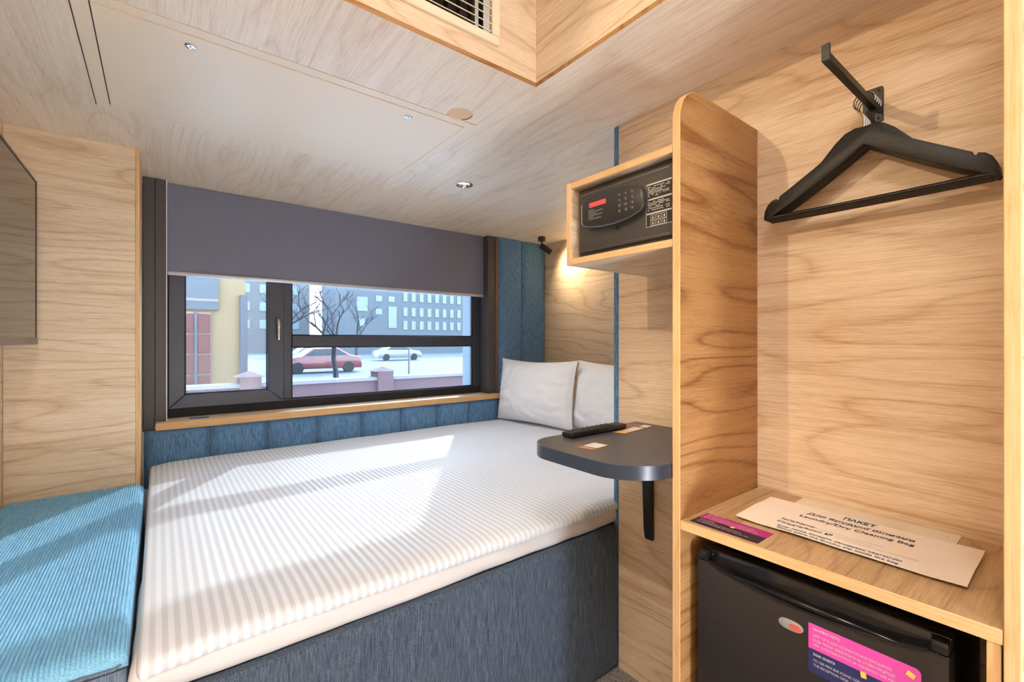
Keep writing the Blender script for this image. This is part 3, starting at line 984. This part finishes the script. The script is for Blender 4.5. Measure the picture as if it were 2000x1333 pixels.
# ------------------------------------------------------------------ things lying on the wardrobe shelf
sz = H - .419
lb = thing('laundry_bag', (1.17, .33, sz + .006), 'cream paper laundry bag with blue printed lettering on the wardrobe shelf', 'laundry bag')
NXb, NYb = 12, 26
cs = {(0, 0): (1.073, .523), (1, 0): (1.278, .531), (0, 1): (1.067, .134), (1, 1): (1.274, .135)}
def bagpt(a, c, lift=0.0):
    p = [(1 - a) * (1 - c) * cs[0, 0][q] + a * (1 - c) * cs[1, 0][q] + (1 - a) * c * cs[0, 1][q] + a * c * cs[1, 1][q] for q in (0, 1)]
    z = sz + .0072 + .0022 * fbm(p[0] * 9, p[1] * 7, 3.0) + .0035 * max(0, abs(c - .5) - .38) / .12 * (.5 + .5 * math.sin(a * 5))
    return (p[0], p[1], max(z, sz + .004) + lift)
bm = bmesh.new()
for t in (0, 1):
    g = [[bm.verts.new(Vector(bagpt(i / NXb, j / NYb)) - Vector((0, 0, .0016 * t))) for j in range(NYb + 1)] for i in range(NXb + 1)]
    for i in range(NXb):
        for j in range(NYb):
            q = (g[i][j], g[i][j + 1], g[i + 1][j + 1], g[i + 1][j])
            f = bm.faces.new(q[::-1] if t == 0 else q); f.smooth = True
    if t == 0: top_g = g
    else:
        per = lambda G: [G[i][0] for i in range(NXb + 1)] + [G[NXb][j] for j in range(1, NYb + 1)] + [G[i][NYb] for i in range(NXb - 1, -1, -1)] + [G[0][j] for j in range(NYb - 1, 0, -1)]
        a_, b_ = per(top_g), per(g)
        for i in range(len(a_)):
            k = (i + 1) % len(a_); bm.faces.new((a_[i], a_[k], b_[k], b_[i]))
bmesh.ops.recalc_face_normals(bm, faces=bm.faces[:])
obj('sheet', bm, paper, lb)
def bag_z(x, y):
    c = (.527 - y) / .392; a = (x - 1.07) / .205
    return bagpt(min(1, max(0, a)), min(1, max(0, c)))[2]
def bag_text(name, lines, mat):
    for s, size, x, y, w, bold in lines:
        bm = bmesh.new()
        text_into(bm, s, size, (x, y, 0), (0, -1, 0), (1, 0, 0), 0, w, 1.0, bold)
        for v in bm.verts: v.co.z = bag_z(v.co.x, v.co.y) + .0007
        obj(name, bm, mat, lb)
bag_text('lettering', [('ПАКЕТ', .026, 1.2455, .362, .060, .03)], blue_ink)
bag_text('lettering', [('Для брудної білизни', .020, 1.217, .425, .195, .015), ('Laundry/Dry Cleaning Bag', .020, 1.189, .432, .207, .015),
                       ("Ім'я/Name:", .017, 1.139, .452, .070, .012), ('Кімната/Room №', .017, 1.116, .452, .108, .012)], blue_ink_dark)
bag_text('lettering', [('Будь ласка, вкладіть заповнену квитанцію', .013, 1.090, .440, .216, .012), ('Please, place the laundry slip inside the bag.', .013, 1.074, .436, .212, .015)], blue_ink)
bm = bmesh.new()
for x_, y_, w_ in ((1.139, .380, .12), (1.127, .338, .06), (1.117, .340, .135)):
    n_ = 10
    for k in range(n_): quad_on(bm, (x_, y_ - w_ * k / n_, 0), (0, -1, 0), (1, 0, 0), w_ / n_, .0009, 0)
for v in bm.verts: v.co.z = bag_z(v.co.x, v.co.y) + .0006
obj('blank_line', bm, grey_ink, lb)

sl = thing('laundry_slip', (1.30, .33, sz), 'cream paper slip lying flat behind the laundry bag', 'paper')
obj('sheet', B(1.215, 1.356, .178, .480, sz + .0003, sz + .0025), paper2, sl)
bm = bmesh.new()
for a in ((1.345, .47, .28, .0006), (1.30, .205, .001, .03)): pass
quad_on(bm, (1.3480, .465, sz + .0026), (0, -1, 0), (1, 0, 0), .275, .0007)
for k in range(5): quad_on(bm, (1.290 + .010 * k, .300, sz + .0026), (0, -1, 0), (1, 0, 0), .05 - .004 * k, .0008)
quad_on(bm, (1.300, .196, sz + .0026), (0, -1, 0), (1, 0, 0), .0008, .03)
obj('printed_lines', bm, plain('faint_print', (196, 180, 160), .8), sl)

cd = thing('notice_card', (1.013, .505, sz), 'magenta and black notice card lying at the left end of the wardrobe shelf', 'card')
bm = B(.976, 1.014, .431, .582, sz + .0004, sz + .0016)
obj('card_black', bm, dark_plum, cd)
bm = B(1.0142, 1.052, .431, .582, sz + .0004, sz + .0016)
obj('card_magenta', bm, magenta, cd)
bm = bmesh.new()
def ct(s, size, x, y, w): text_into(bm, s, size, (x, y, sz + .0017), (0, -1, 0), (1, 0, 0), .0002, w, 1.0, .01)
ct('ШАНОВНІ ГОСТІ!', .0062, 1.0435, .574, .040)
ct('ДЛЯ ТОГО, ЩОБ СКОРИСТАТИСЯ ПРАЛЬНЕЮ,', .0055, 1.0345, .574, .110)
ct('БУДЬ ЛАСКА, ЗВЕРНІТЬСЯ НА СТІЙКУ РЕЦЕПЦІЇ', .0055, 1.0265, .574, .118)
ct('АБО ЗАТЕЛЕФОНУЙТЕ ЗА НОМЕРОМ 1000', .0055, 1.0185, .574, .124)
ct('DEAR GUESTS!', .0062, 1.0045, .574, .034)
ct('TO USE LAUNDRY PLEASE CONTACT', .0055, .9955, .574, .098)
ct('THE RECEPTION DESK OR CALL 1000 OR 1100', .0055, .9865, .574, .118)
obj('lettering', bm, plain('pale_pink_print', (222, 190, 206), .6), cd)
bm = bmesh.new(); quad_on(bm, (1.008, .505, sz + .0017), (.15, -1, 0), (1, .15, 0), .009, .009, .0004); obj('yellow_mark', bm, yellow, cd)

# ------------------------------------------------------------------ small wall table with remote and cards
tb = thing('wall_table', (1.10, .82, H - .70), 'small dark wall-mounted bedside table with rounded corners', 'table')
tz = H - .290
tx0, ty0, ty1 = .835, .6205, 1.022
def arc(cx_, cy_, r, a0_, a1_, n=12): return [(cx_ + r * math.cos(math.radians(a0_ + (a1_ - a0_) * k / n)), cy_ + r * math.sin(math.radians(a0_ + (a1_ - a0_) * k / n))) for k in range(n + 1)]
r1, r2 = .095, .135
outl = [(XW - .001, ty0)] + arc(tx0 + r2, ty0 + r2, r2, 270, 180) + arc(tx0 + r1, ty1 - r1, r1, 180, 90) + [(XW - .001, ty1)]
bm = prism(outl, 2, tz - .036, tz, .0012, 1)
edge_by_normal(bm, lambda n_: abs(n_.z) < .5)
obj('tabletop', bm, [table_top_mat, table_edge_mat], tb)
bk_ = [(XW - .001, tz - .037), (XW - .26, tz - .037), (XW - .26, tz - .047), (XW - .034, tz - .060), (XW - .020, H - .66), (XW - .012, H - .693), (XW - .001, H - .693)]
obj('bracket', prism(bk_, 1, .945, .977, .002, 1), black_metal, tb)

rm = thing('remote_control', (1.10, .975, tz), 'black television remote control on the small dark table', 'remote control')
rot = Matrix.Rotation(math.radians(1.0), 3, 'Z')
def rem(name, a0_, a1_, b0_, b1_, z0, z1, mat, par, bev=.003):
    bm = B(a0_, a1_, b0_, b1_, z0, z1, bev, 2)
    for v in bm.verts:
        v.co = rot @ (v.co - Vector((1.10, .975, 0))) + Vector((1.10, .975, 0))
    return obj(name, bm, mat, par)
rb = rem('body', .962, 1.222, .952, .998, tz + .0008, tz + .0175, remote_black, rm, .006)
for i in range(9):
    for j in range(3):
        rem('button', .975 + .022 * i, .988 + .022 * i, .9575 + .0135 * j, .9655 + .0135 * j, tz + .0176, tz + .0192, remote_key, rb, .0008)

c1_ = thing('table_card', (.945, .85, tz), 'small card with an orange border near the front edge of the dark table', 'card')
def flat(par, name, pts, z, mat, th=.0006):
    obj(name, prism(pts, 2, z, z + th), mat, par)
flat(c1_, 'card', [(.900, .874), (.912, .821), (.986, .831), (.981, .883)], tz + .0002, card_brown)
flat(c1_, 'card_pale_area', [(.926, .871), (.934, .829), (.983, .834), (.979, .879)], tz + .0009, card_white, .0002)
flat(c1_, 'card_orange_band', [(.905, .866), (.914, .827), (.922, .828), (.915, .867)], tz + .0009, orange, .0002)
c2_ = thing('brochure', (1.22, .97, tz), 'printed brochure with white and yellow fields lying behind the remote control', 'brochure')
flat(c2_, 'sheet', [(1.136, .944), (1.150, .905), (1.335, .928), (1.318, 1.012), (1.236, 1.008), (1.236, .958)], tz + .0002, card_brown)
flat(c2_, 'white_field', [(1.188, .942), (1.194, .914), (1.270, .922), (1.262, .957)], tz + .0009, card_white, .0002)
flat(c2_, 'yellow_field', [(1.139, .943), (1.1515, .9075), (1.1915, .9125), (1.186, .942)], tz + .0009, yellow, .0002)
flat(c2_, 'pale_field', [(1.283, .950), (1.287, .925), (1.325, .930), (1.318, .960)], tz + .0009, card_white, .0002)

# blue card on the sill
kc = thing('sill_card', (.165, 2.86, H - .402), 'small blue printed card lying on the window sill', 'card')
flat(kc, 'card', [(.118, 2.905), (.122, 2.832), (.222, 2.832), (.226, 2.905)], H - .4018, card_white)
flat(kc, 'blue_field', [(.122, 2.900), (.126, 2.842), (.208, 2.842), (.212, 2.900)], H - .4010, card_blue, .0003)

# ------------------------------------------------------------------ ceiling fittings
ht = thing('ceiling_hatch', (.39, 1.765, CEIL), 'large tan access hatch with two locks in the oak ceiling', 'access hatch')
fr_ = obj('frame', B(-.1670, .941, 1.4345, 2.100, CEIL - .0005, CEIL + .005), tan_paint, ht)
org_f = Vector(fr_['_org'])
def shift(bm_, o):
    bmesh.ops.translate(bm_, vec=-org_f, verts=bm_.verts[:]); return bm_
fr_.parent = None; fr_.location = (0, 0, 0)
org_f = Vector(ht['_org'])
cut(fr_, [shift(B(-.133, .914, 1.470, 2.084, CEIL - .1, CEIL + .1), 0), shift(cyl_bm((.85, 1.397, CEIL - .05), .045, .2), 0)])
fr_.parent = ht
obj('door', B(-.1300, .9125, 1.4765, 2.0825, CEIL - .001, CEIL + .004, .0006), tan_paint, ht)
obj('dark_gap_backing', B(-.1690, .9400, 1.4310, 2.0990, CEIL + .0055, CEIL + .03), dark_void, ht)  # black sheet set close behind, painting the shade in the hatch gaps
obj('finger_hole_cover', cyl_bm((.85, 1.397, CEIL + .0045), .0447, .0008), tan_paint_hole, ht)
for lx_, ly_ in ((.069, 1.525), (.711, 1.527)):
    bm = bmesh.new(); lathe(bm, [(.0135, 0), (.0135, .002), (.0115, .0035), (.0085, .0035), (.0078, .0022), (.0025, .0022)], (lx_, ly_, CEIL - .001), (0, 0, -1), 24)
    lk = obj('lock', bm, chrome, ht)
    bm = bmesh.new(); lathe(bm, [(.0030, 0), (.0030, .0008)], (lx_, ly_, CEIL - .0033), (0, 0, -1), 4)
    obj('keyway', bm, dark_void, lk)

dl = thing('downlight', (1.251, 2.013, CEIL), 'round recessed downlight in the ceiling over the bed', 'downlight')
bm = bmesh.new(); lathe(bm, [(.034, .002), (.043, .001), (.043, -.0035), (.034, -.003), (.028, .010), (.028, .012)], (1.251, 2.013, CEIL), (0, 0, 1), 40)
bm = bmesh.new()
n = 40; prof = [(.043, .0), (.043, -.003), (.036, -.0035), (.029, .012), (.029, .02)]
rg = [[bm.verts.new((1.251 + r * math.cos(2 * math.pi * k / n), 2.013 + r * math.sin(2 * math.pi * k / n), CEIL + h)) for k in range(n)] for r, h in prof]
for a, b_ in zip(rg, rg[1:]):
    for k in range(n):
        f = bm.faces.new((a[k], b_[k], b_[(k + 1) % n], a[(k + 1) % n])); f.smooth = True
obj('ring', bm, chrome, dl)
bm = bmesh.new(); lathe(bm, [(.0285, .012), (.0285, .016)], (1.251, 2.013, CEIL), (0, 0, 1), 32)
obj('lens', bm, lamp_white, dl)
aim_light('downlight_beam', 'SPOT', (1.251, 2.013, CEIL - .012), (1.251, 2.013, 0), 15, (1, .98, .94), dl, spot_size=math.radians(120), spot_blend=.8, shadow_soft_size=.03)

rd = thing('reading_spot', (2.352, 2.653, CEIL), 'small black adjustable spotlight on the ceiling above the pillows', 'spotlight')
bm = bmesh.new(); lathe(bm, [(.029, 0), (.029, .030), (.027, .032)], (2.352, 2.653, CEIL - .0005), (0, 0, -1), 28); obj('base', bm, black_metal, rd)
bm = bmesh.new(); tube(bm, [(2.352, 2.653, CEIL - .032), (2.352, 2.653, CEIL - .078)], .005, 10); obj('stem', bm, black_metal, rd)
bm = bmesh.new(); lathe(bm, [(.002, -.008), (.007, -.004), (.007, .004), (.002, .008)], (2.352, 2.653, CEIL - .076), (.8, .6, 0), 12); tag(obj('joint', bm, chrome, rd), 'small chrome joint')
dirv = Vector((.60, -.45, -.50)).normalized()
c0_ = Vector((2.352, 2.653, CEIL - .072)) - dirv * .012
bm = bmesh.new(); lathe(bm, [(.010, 0), (.0215, .004), (.0225, .012), (.0225, .100), (.020, .100), (.020, .094)], c0_, dirv, 28); hd_ = obj('head', bm, bronze, rd)
bm = bmesh.new(); lathe(bm, [(.0185, .0955), (.0185, .0965)], c0_, dirv, 24); obj('lens', bm, lamp_warm, rd)
aim_light('reading_spot_beam', 'SPOT', c0_ + dirv * .104, c0_ + dirv, 7.5, (1, .78, .50), rd, spot_size=math.radians(150), spot_blend=.9, shadow_soft_size=.02)

# air vent in the side of the raised recess
vt = thing('air_vent', (.32, YP, H + .876), 'tan ventilation grille with horizontal slats in the ceiling recess', 'air vent')
vx0, vx1, vz0, vz1 = -.165, .800, H + .876, H + 1.096
bm = bmesh.new()
box(bm, vx0, vx1, YP - .010, YP - .0005, vz0, vz0 + .026, 0, .002); box(bm, vx0, vx1, YP - .010, YP - .0005, vz1 - .026, vz1, 0, .002)
box(bm, vx0, vx0 + .026, YP - .010, YP - .0005, vz0 + .026, vz1 - .026, 0, .0); box(bm, vx1 - .026, vx1, YP - .010, YP - .0005, vz0 + .026, vz1 - .026, 0, .0)
obj('frame', bm, tan_paint, vt)
slat = None
for k in range(7):
    z_ = vz0 + .038 + .0225 * k
    if slat is None:
        bm = B(vx0 + .027, vx1 - .027, YP - .008, YP + .010, z_, z_ + .003, .0005)
        for v in bm.verts: v.co.z += (v.co.y - YP) * .75
        slat = obj('slat', bm, tan_paint, vt); z0_ = z_
    else:
        s2 = slat.copy(); COL.objects.link(s2); s2.parent = vt; s2.location = (0, 0, z_ - z0_)
fin = None
for k in range(23):
    x_ = vx0 + .05 + .0395 * k
    if fin is None:
        fin = obj('fin', B(x_, x_ + .002, YP + .012, YP + .035, vz0 + .027, vz1 - .027), dark_void, vt); x0_ = x_
    else:
        s2 = fin.copy(); COL.objects.link(s2); s2.parent = vt; s2.location = (x_ - x0_, 0, 0)
bm = bmesh.new()
box(bm, vx0 + .02, vx1 - .016, YP + .10, YP + .105, vz0 + .02, vz1 - .02)
obj('duct_back', bm, dark_void, vt)

# unseen lamps: the wardrobe track spot, then others added to brighten the room
ts = thing('track_spot', (-.88, 1.0, 2.46), 'black cylinder spotlight hanging in the raised ceiling recess', 'spotlight')
bm = bmesh.new(); tube(bm, [(-.88, .98, 2.459), (-.88, .98, 2.34)], .006, 8); obj('stem', bm, black_metal, ts)
dv = Vector((1.3, .33, 1.72)) - Vector((-.88, .98, 2.30)); dv.normalize()
bm = bmesh.new(); lathe(bm, [(.02, -.06), (.035, -.055), (.035, .05), (.031, .05), (.031, .045)], (-.88, .98, 2.30), dv, 28); obj('head', bm, black_metal, ts)
aim_light('track_spot_beam', 'SPOT', Vector((-.88, .98, 2.30)) + dv * .055, (1.36, .26, 1.42), 28, (1, .78, .50), ts, spot_size=math.radians(46), spot_blend=.4, shadow_soft_size=.018)
fill_spot = thing('track_spot', (-.60, .50, 2.46), 'added black fill spotlight hanging in the recess, aimed at the bedside table', 'spotlight')  # unseen second spot, added to brighten the lower partition
bm = bmesh.new(); tube(bm, [(-.60, .50, 2.459), (-.60, .50, 2.34)], .006, 8); obj('stem', bm, black_metal, fill_spot)
dv2 = (Vector((1.36, .88, .62)) - Vector((-.60, .50, 2.30))).normalized()
bm = bmesh.new(); lathe(bm, [(.02, -.06), (.035, -.055), (.035, .05), (.031, .05), (.031, .045)], (-.60, .50, 2.30), dv2, 28); obj('head', bm, black_metal, fill_spot)
aim_light('track_spot_beam', 'SPOT', Vector((-.60, .50, 2.30)) + dv2 * .055, (1.36, .90, .50), 30, (1, .88, .72), fill_spot, spot_size=math.radians(34), spot_blend=.8, shadow_soft_size=.025)
for cx_, cy_, nm in ((-.1, -.15, 'round white fill lamp added in the raised recess above the viewer'), (-.1, -1.15, 'round white fill lamp added in the raised recess by the entrance')):
    cl = thing('fill_ceiling_lamp', (cx_, cy_, 2.46), nm, 'fill lamp')  # unseen lamp added as general room fill
    bm = bmesh.new(); lathe(bm, [(.20, 0), (.20, .035), (.19, .04)], (cx_, cy_, 2.4595), (0, 0, -1), 40); obj('housing', bm, white_paint, cl)
    bm = bmesh.new(); lathe(bm, [(.185, .0402), (.18, .044), (.10, .047)], (cx_, cy_, 2.4595), (0, 0, -1), 40); obj('diffuser', bm, lamp_white, cl)
    aim_light('fill_ceiling_light', 'AREA', (cx_, cy_, 2.40), (cx_, cy_, 0), 2.5, (.88, .95, 1), cl, shape='DISK', size=.36)

fl = thing('fill_globe', (.55, -1.10, 0), 'low white globe added as fill light on the floor behind the viewer', 'floor lamp')  # unseen globe added as fill for the ceiling and the bed front
bm = bmesh.new(); lathe(bm, [(.14, 0), (.14, .015), (.02, .025)], (.55, -1.10, .001), (0, 0, 1), 32); obj('base', bm, black_metal, fl)
bm = bmesh.new(); tube(bm, [(.55, -1.10, .02), (.55, -1.10, .16)], .010, 12); obj('pole', bm, black_metal, fl)
bm = bmesh.new(); bmesh.ops.create_uvsphere(bm, u_segments=32, v_segments=16, radius=.15, matrix=Matrix.Translation((.55, -1.10, .30)))
obj('globe', bm, emit('fill_globe_glow', (236, 244, 255), 52.0), fl, True)

# ------------------------------------------------------------------ outside
G = -.55
bounce_ground = plain('ext_ground', (222, 226, 232), .9, noise_amt=.08, noise_scale=1.5)  # yard made pale to bounce daylight up to the ceiling
brick_m = plain('ext_brick_wall', (78, 56, 56), .9, noise_amt=.12, noise_scale=6)
cap_m = plain('ext_wall_cap', (100, 94, 94), .8)
ochre = plain('ext_ochre_plaster', (117, 97, 69), .9, noise_amt=.05, noise_scale=2)
terracotta = plain('ext_terracotta_panel', (83, 40, 36), .8, noise_amt=.08, noise_scale=8)
pale_grid = plain('ext_pale_grid', (112, 97, 89), .8)
teal_grey = plain('ext_window_grey', (47, 58, 67), .3)
pipe_m = plain('ext_pipe', (58, 61, 68), .6)
far_m = plain('ext_far_facade', (81, 85, 88), .9, noise_amt=.05, noise_scale=.3)
far_m2 = plain('ext_far_facade_pale', (89, 90, 90), .9, noise_amt=.05, noise_scale=.3)
far_win = plain('ext_far_window', (94, 107, 112), .25)
bark = plain('ext_bark', (56, 53, 56), .9)
struct('ground', B(-60, 120, 3.3, 8.9, G - .2, G), bounce_ground)
struct('ground_street', B(-60, 120, 8.9, 160, G - .2, G), plain('ext_street', (78, 82, 88), .9, noise_amt=.1, noise_scale=.6))

gw = thing('garden_wall', (4, 9, G), 'low brick garden wall with pale coping outside the window', 'garden wall')
obj('wall', B(-8, 24, 9.0, 9.25, G, .42), brick_m, gw)
obj('coping', B(-8, 24, 8.95, 9.30, .421, .49, .01), cap_m, gw)
for px_ in (-1.2, 1.25, 3.66, 6.1, 8.5):
    obj('post', B(px_ - .16, px_ + .16, 8.9, 9.32, G, .60), brick_m, gw)
    bm = bmesh.new(); s_ = .22
    vs = [bm.verts.new((px_ + a, 9.11 + b_, .601)) for a, b_ in ((-s_, -s_), (s_, -s_), (s_, s_), (-s_, s_))]; v4 = bm.verts.new((px_, 9.11, .70))
    bm.faces.new(vs[::-1])
    for k in range(4): bm.faces.new((vs[k], vs[(k + 1) % 4], v4))
    obj('post_cap', bm, brick_m, gw)

ob = thing('ochre_building', (-2, 13, G), 'ochre plastered building with terracotta door panels outside the left casement', 'building')
obj('wall', B(-9, 1.70, 13.0, 22, G, 9), ochre, ob)
fd = obj('door_frame', B(.42, .99, 12.93, 12.99, G, 1.90), pale_grid, ob)
for i in range(2):
    for j in range(5):
        w_ = .20 if i == 0 else .255; x_ = .45 if i == 0 else .715
        obj('panel', B(x_, x_ + w_, 12.89, 12.929, G + .05 + .48 * j, G + .49 + .48 * j, .004), terracotta, fd)
obj('downpipe', B(.655, .71, 12.86, 12.925, G, 1.90), pipe_m, ob)
aw = obj('window', B(.40, 1.13, 12.90, 12.99, 1.96, 2.75), teal_grey, ob)
obj('window_bar', B(.40, 1.13, 12.88, 12.899, 2.16, 2.22), pale_grid, aw)
obj('corner_pilaster', B(1.58, 1.74, 12.9, 13.0, G, 2.35), pipe_m, ob)

def far_building(name, x0, x1, y0, z1, mat, label, wins):
    fb = thing(name, ((x0 + x1) / 2, y0, G), label, 'building')
    obj('wall', B(x0, x1, y0, y0 + 12, G, z1), mat, fb)
    base = None
    for (x_, z_, w_, h_) in wins:
        obj('window', B(x_, x_ + w_, y0 - .08, y0 - .005, z_, z_ + h_, .01), far_win, fb)
wl = []
for r_ in range(3):
    for c_ in range(9): wl.append((27.2 + 1.25 * c_, 2.6 + 2.1 * r_ + (.0 if r_ else .2), .62, 1.25))
far_building('office_building', 19.5, 45, 60, 9.6, far_m, 'grey-blue office building with rows of pale windows far beyond the garden wall', wl + [(20.6, 5.2, 1.5, 1.9), (23.2, 6.6, .9, .8), (25.0, 6.6, .9, .8), (20.8, 3.2, .9, 1.0), (23.2, 4.8, .9, .8), (25.0, 3.0, 1.2, 3.0)])
far_building('pale_block', 3, 18.5, 75, 10.5, far_m2, 'pale apartment block far behind the bare trees', [(5 + 2.2 * k, 3.0 + 2.6 * r_, 1.0, 1.3) for k in range(6) for r_ in range(3)])

def tree(x, y, h, seed, label):
    rg_ = random.Random(seed)
    t = thing('bare_tree', (x, y, G), label, 'tree', 'bare trees outside')
    bm = bmesh.new()
    def branch(p, d, ln, r, depth):
        pts = [p]; q = p.copy(); dd = d.copy()
        for k in range(4):
            dd = (dd + Vector((rg_.uniform(-.22, .22), rg_.uniform(-.22, .22), rg_.uniform(-.05, .14)))).normalized()
            q = q + dd * ln / 4; pts.append(q.copy())
        tube(bm, pts, [r, r * .9, r * .8, r * .7, r * .58], 6 if depth < 2 else 4)
        if depth >= 4: return
        for k in range(3 if depth < 3 else 2):
            i = rg_.choice((2, 3, 4)); a = rg_.uniform(0, 6.28)
            nd = (dd * .75 + Vector((math.cos(a), math.sin(a), .25)) * rg_.uniform(.55, .95)).normalized()
            branch(pts[i], nd, ln * rg_.uniform(.58, .75), r * .55, depth + 1)
    branch(Vector((x, y, G)), Vector((0, 0, 1)), h, .13, 0)
    obj('trunk_and_branches', bm, bark, t)
tree(6.3, 21, 2.1, 4, 'bare tree in front of the office building, seen through the large pane')
tree(5.4, 30, 2.8, 9, 'bare tree beside the ochre building')
tree(11.5, 34, 2.4, 15, 'bare tree farther off before the office windows')

def car(x, y, rgb, label, flip=1):
    c = thing('parked_car', (x, y, G), label, 'car', 'parked cars')
    paint = plain('car_paint', rgb, .3, .1, .5, coat=.4)
    prof = [(-2.1, .25), (-2.15, .62), (-1.95, .82), (-1.15, .93), (-.55, 1.36), (.75, 1.40), (1.45, .98), (2.0, .90), (2.12, .55), (2.1, .25)]
    pts = [(x + flip * a, G + z) for a, z in prof]
    if flip < 0: pts = pts[::-1]
    obj('body', prism(pts, 1, y - .85, y + .85, .06, 2), paint, c)
    wp = [(-1.0, .96), (-.5, 1.31), (.70, 1.34), (1.28, .98)]
    pts = [(x + flip * a, G + z) for a, z in wp]
    if flip < 0: pts = pts[::-1]
    obj('side_window', prism(pts, 1, y - .862, y - .8505), teal_grey, c)
    for wx in (-1.35, 1.35):
        obj('wheel', cyl_bm((x + wx, y - .86, G + .31), .31, .2, (0, 1, 0), 20), dark_void, c)
car(8.9, 36, (112, 124, 131), 'pale blue car parked beyond the garden wall, left of the lamp pole')
car(7.2, 27, (104, 50, 52), 'red car parked close behind the garden wall')
car(17.5, 40, (112, 114, 118), 'silver car parked beyond the garden wall, right of the lamp pole', -1)
lp = thing('lamp_pole', (7.72, 20, G), 'thin white pole standing beyond the garden wall', 'pole')
bm = bmesh.new(); tube(bm, [(7.72, 16.5, G), (7.72, 16.5, 1.0)], [.04, .03], 10); obj('pole', bm, cap_m, lp)
bm = bmesh.new(); lathe(bm, [(.10, 0), (.10, .05), (.05, .09)], (7.72, 16.5, G), (0, 0, 1), 16); obj('foot', bm, cap_m, lp)

for o in scene.objects:
    if '_org' in o: del o['_org']
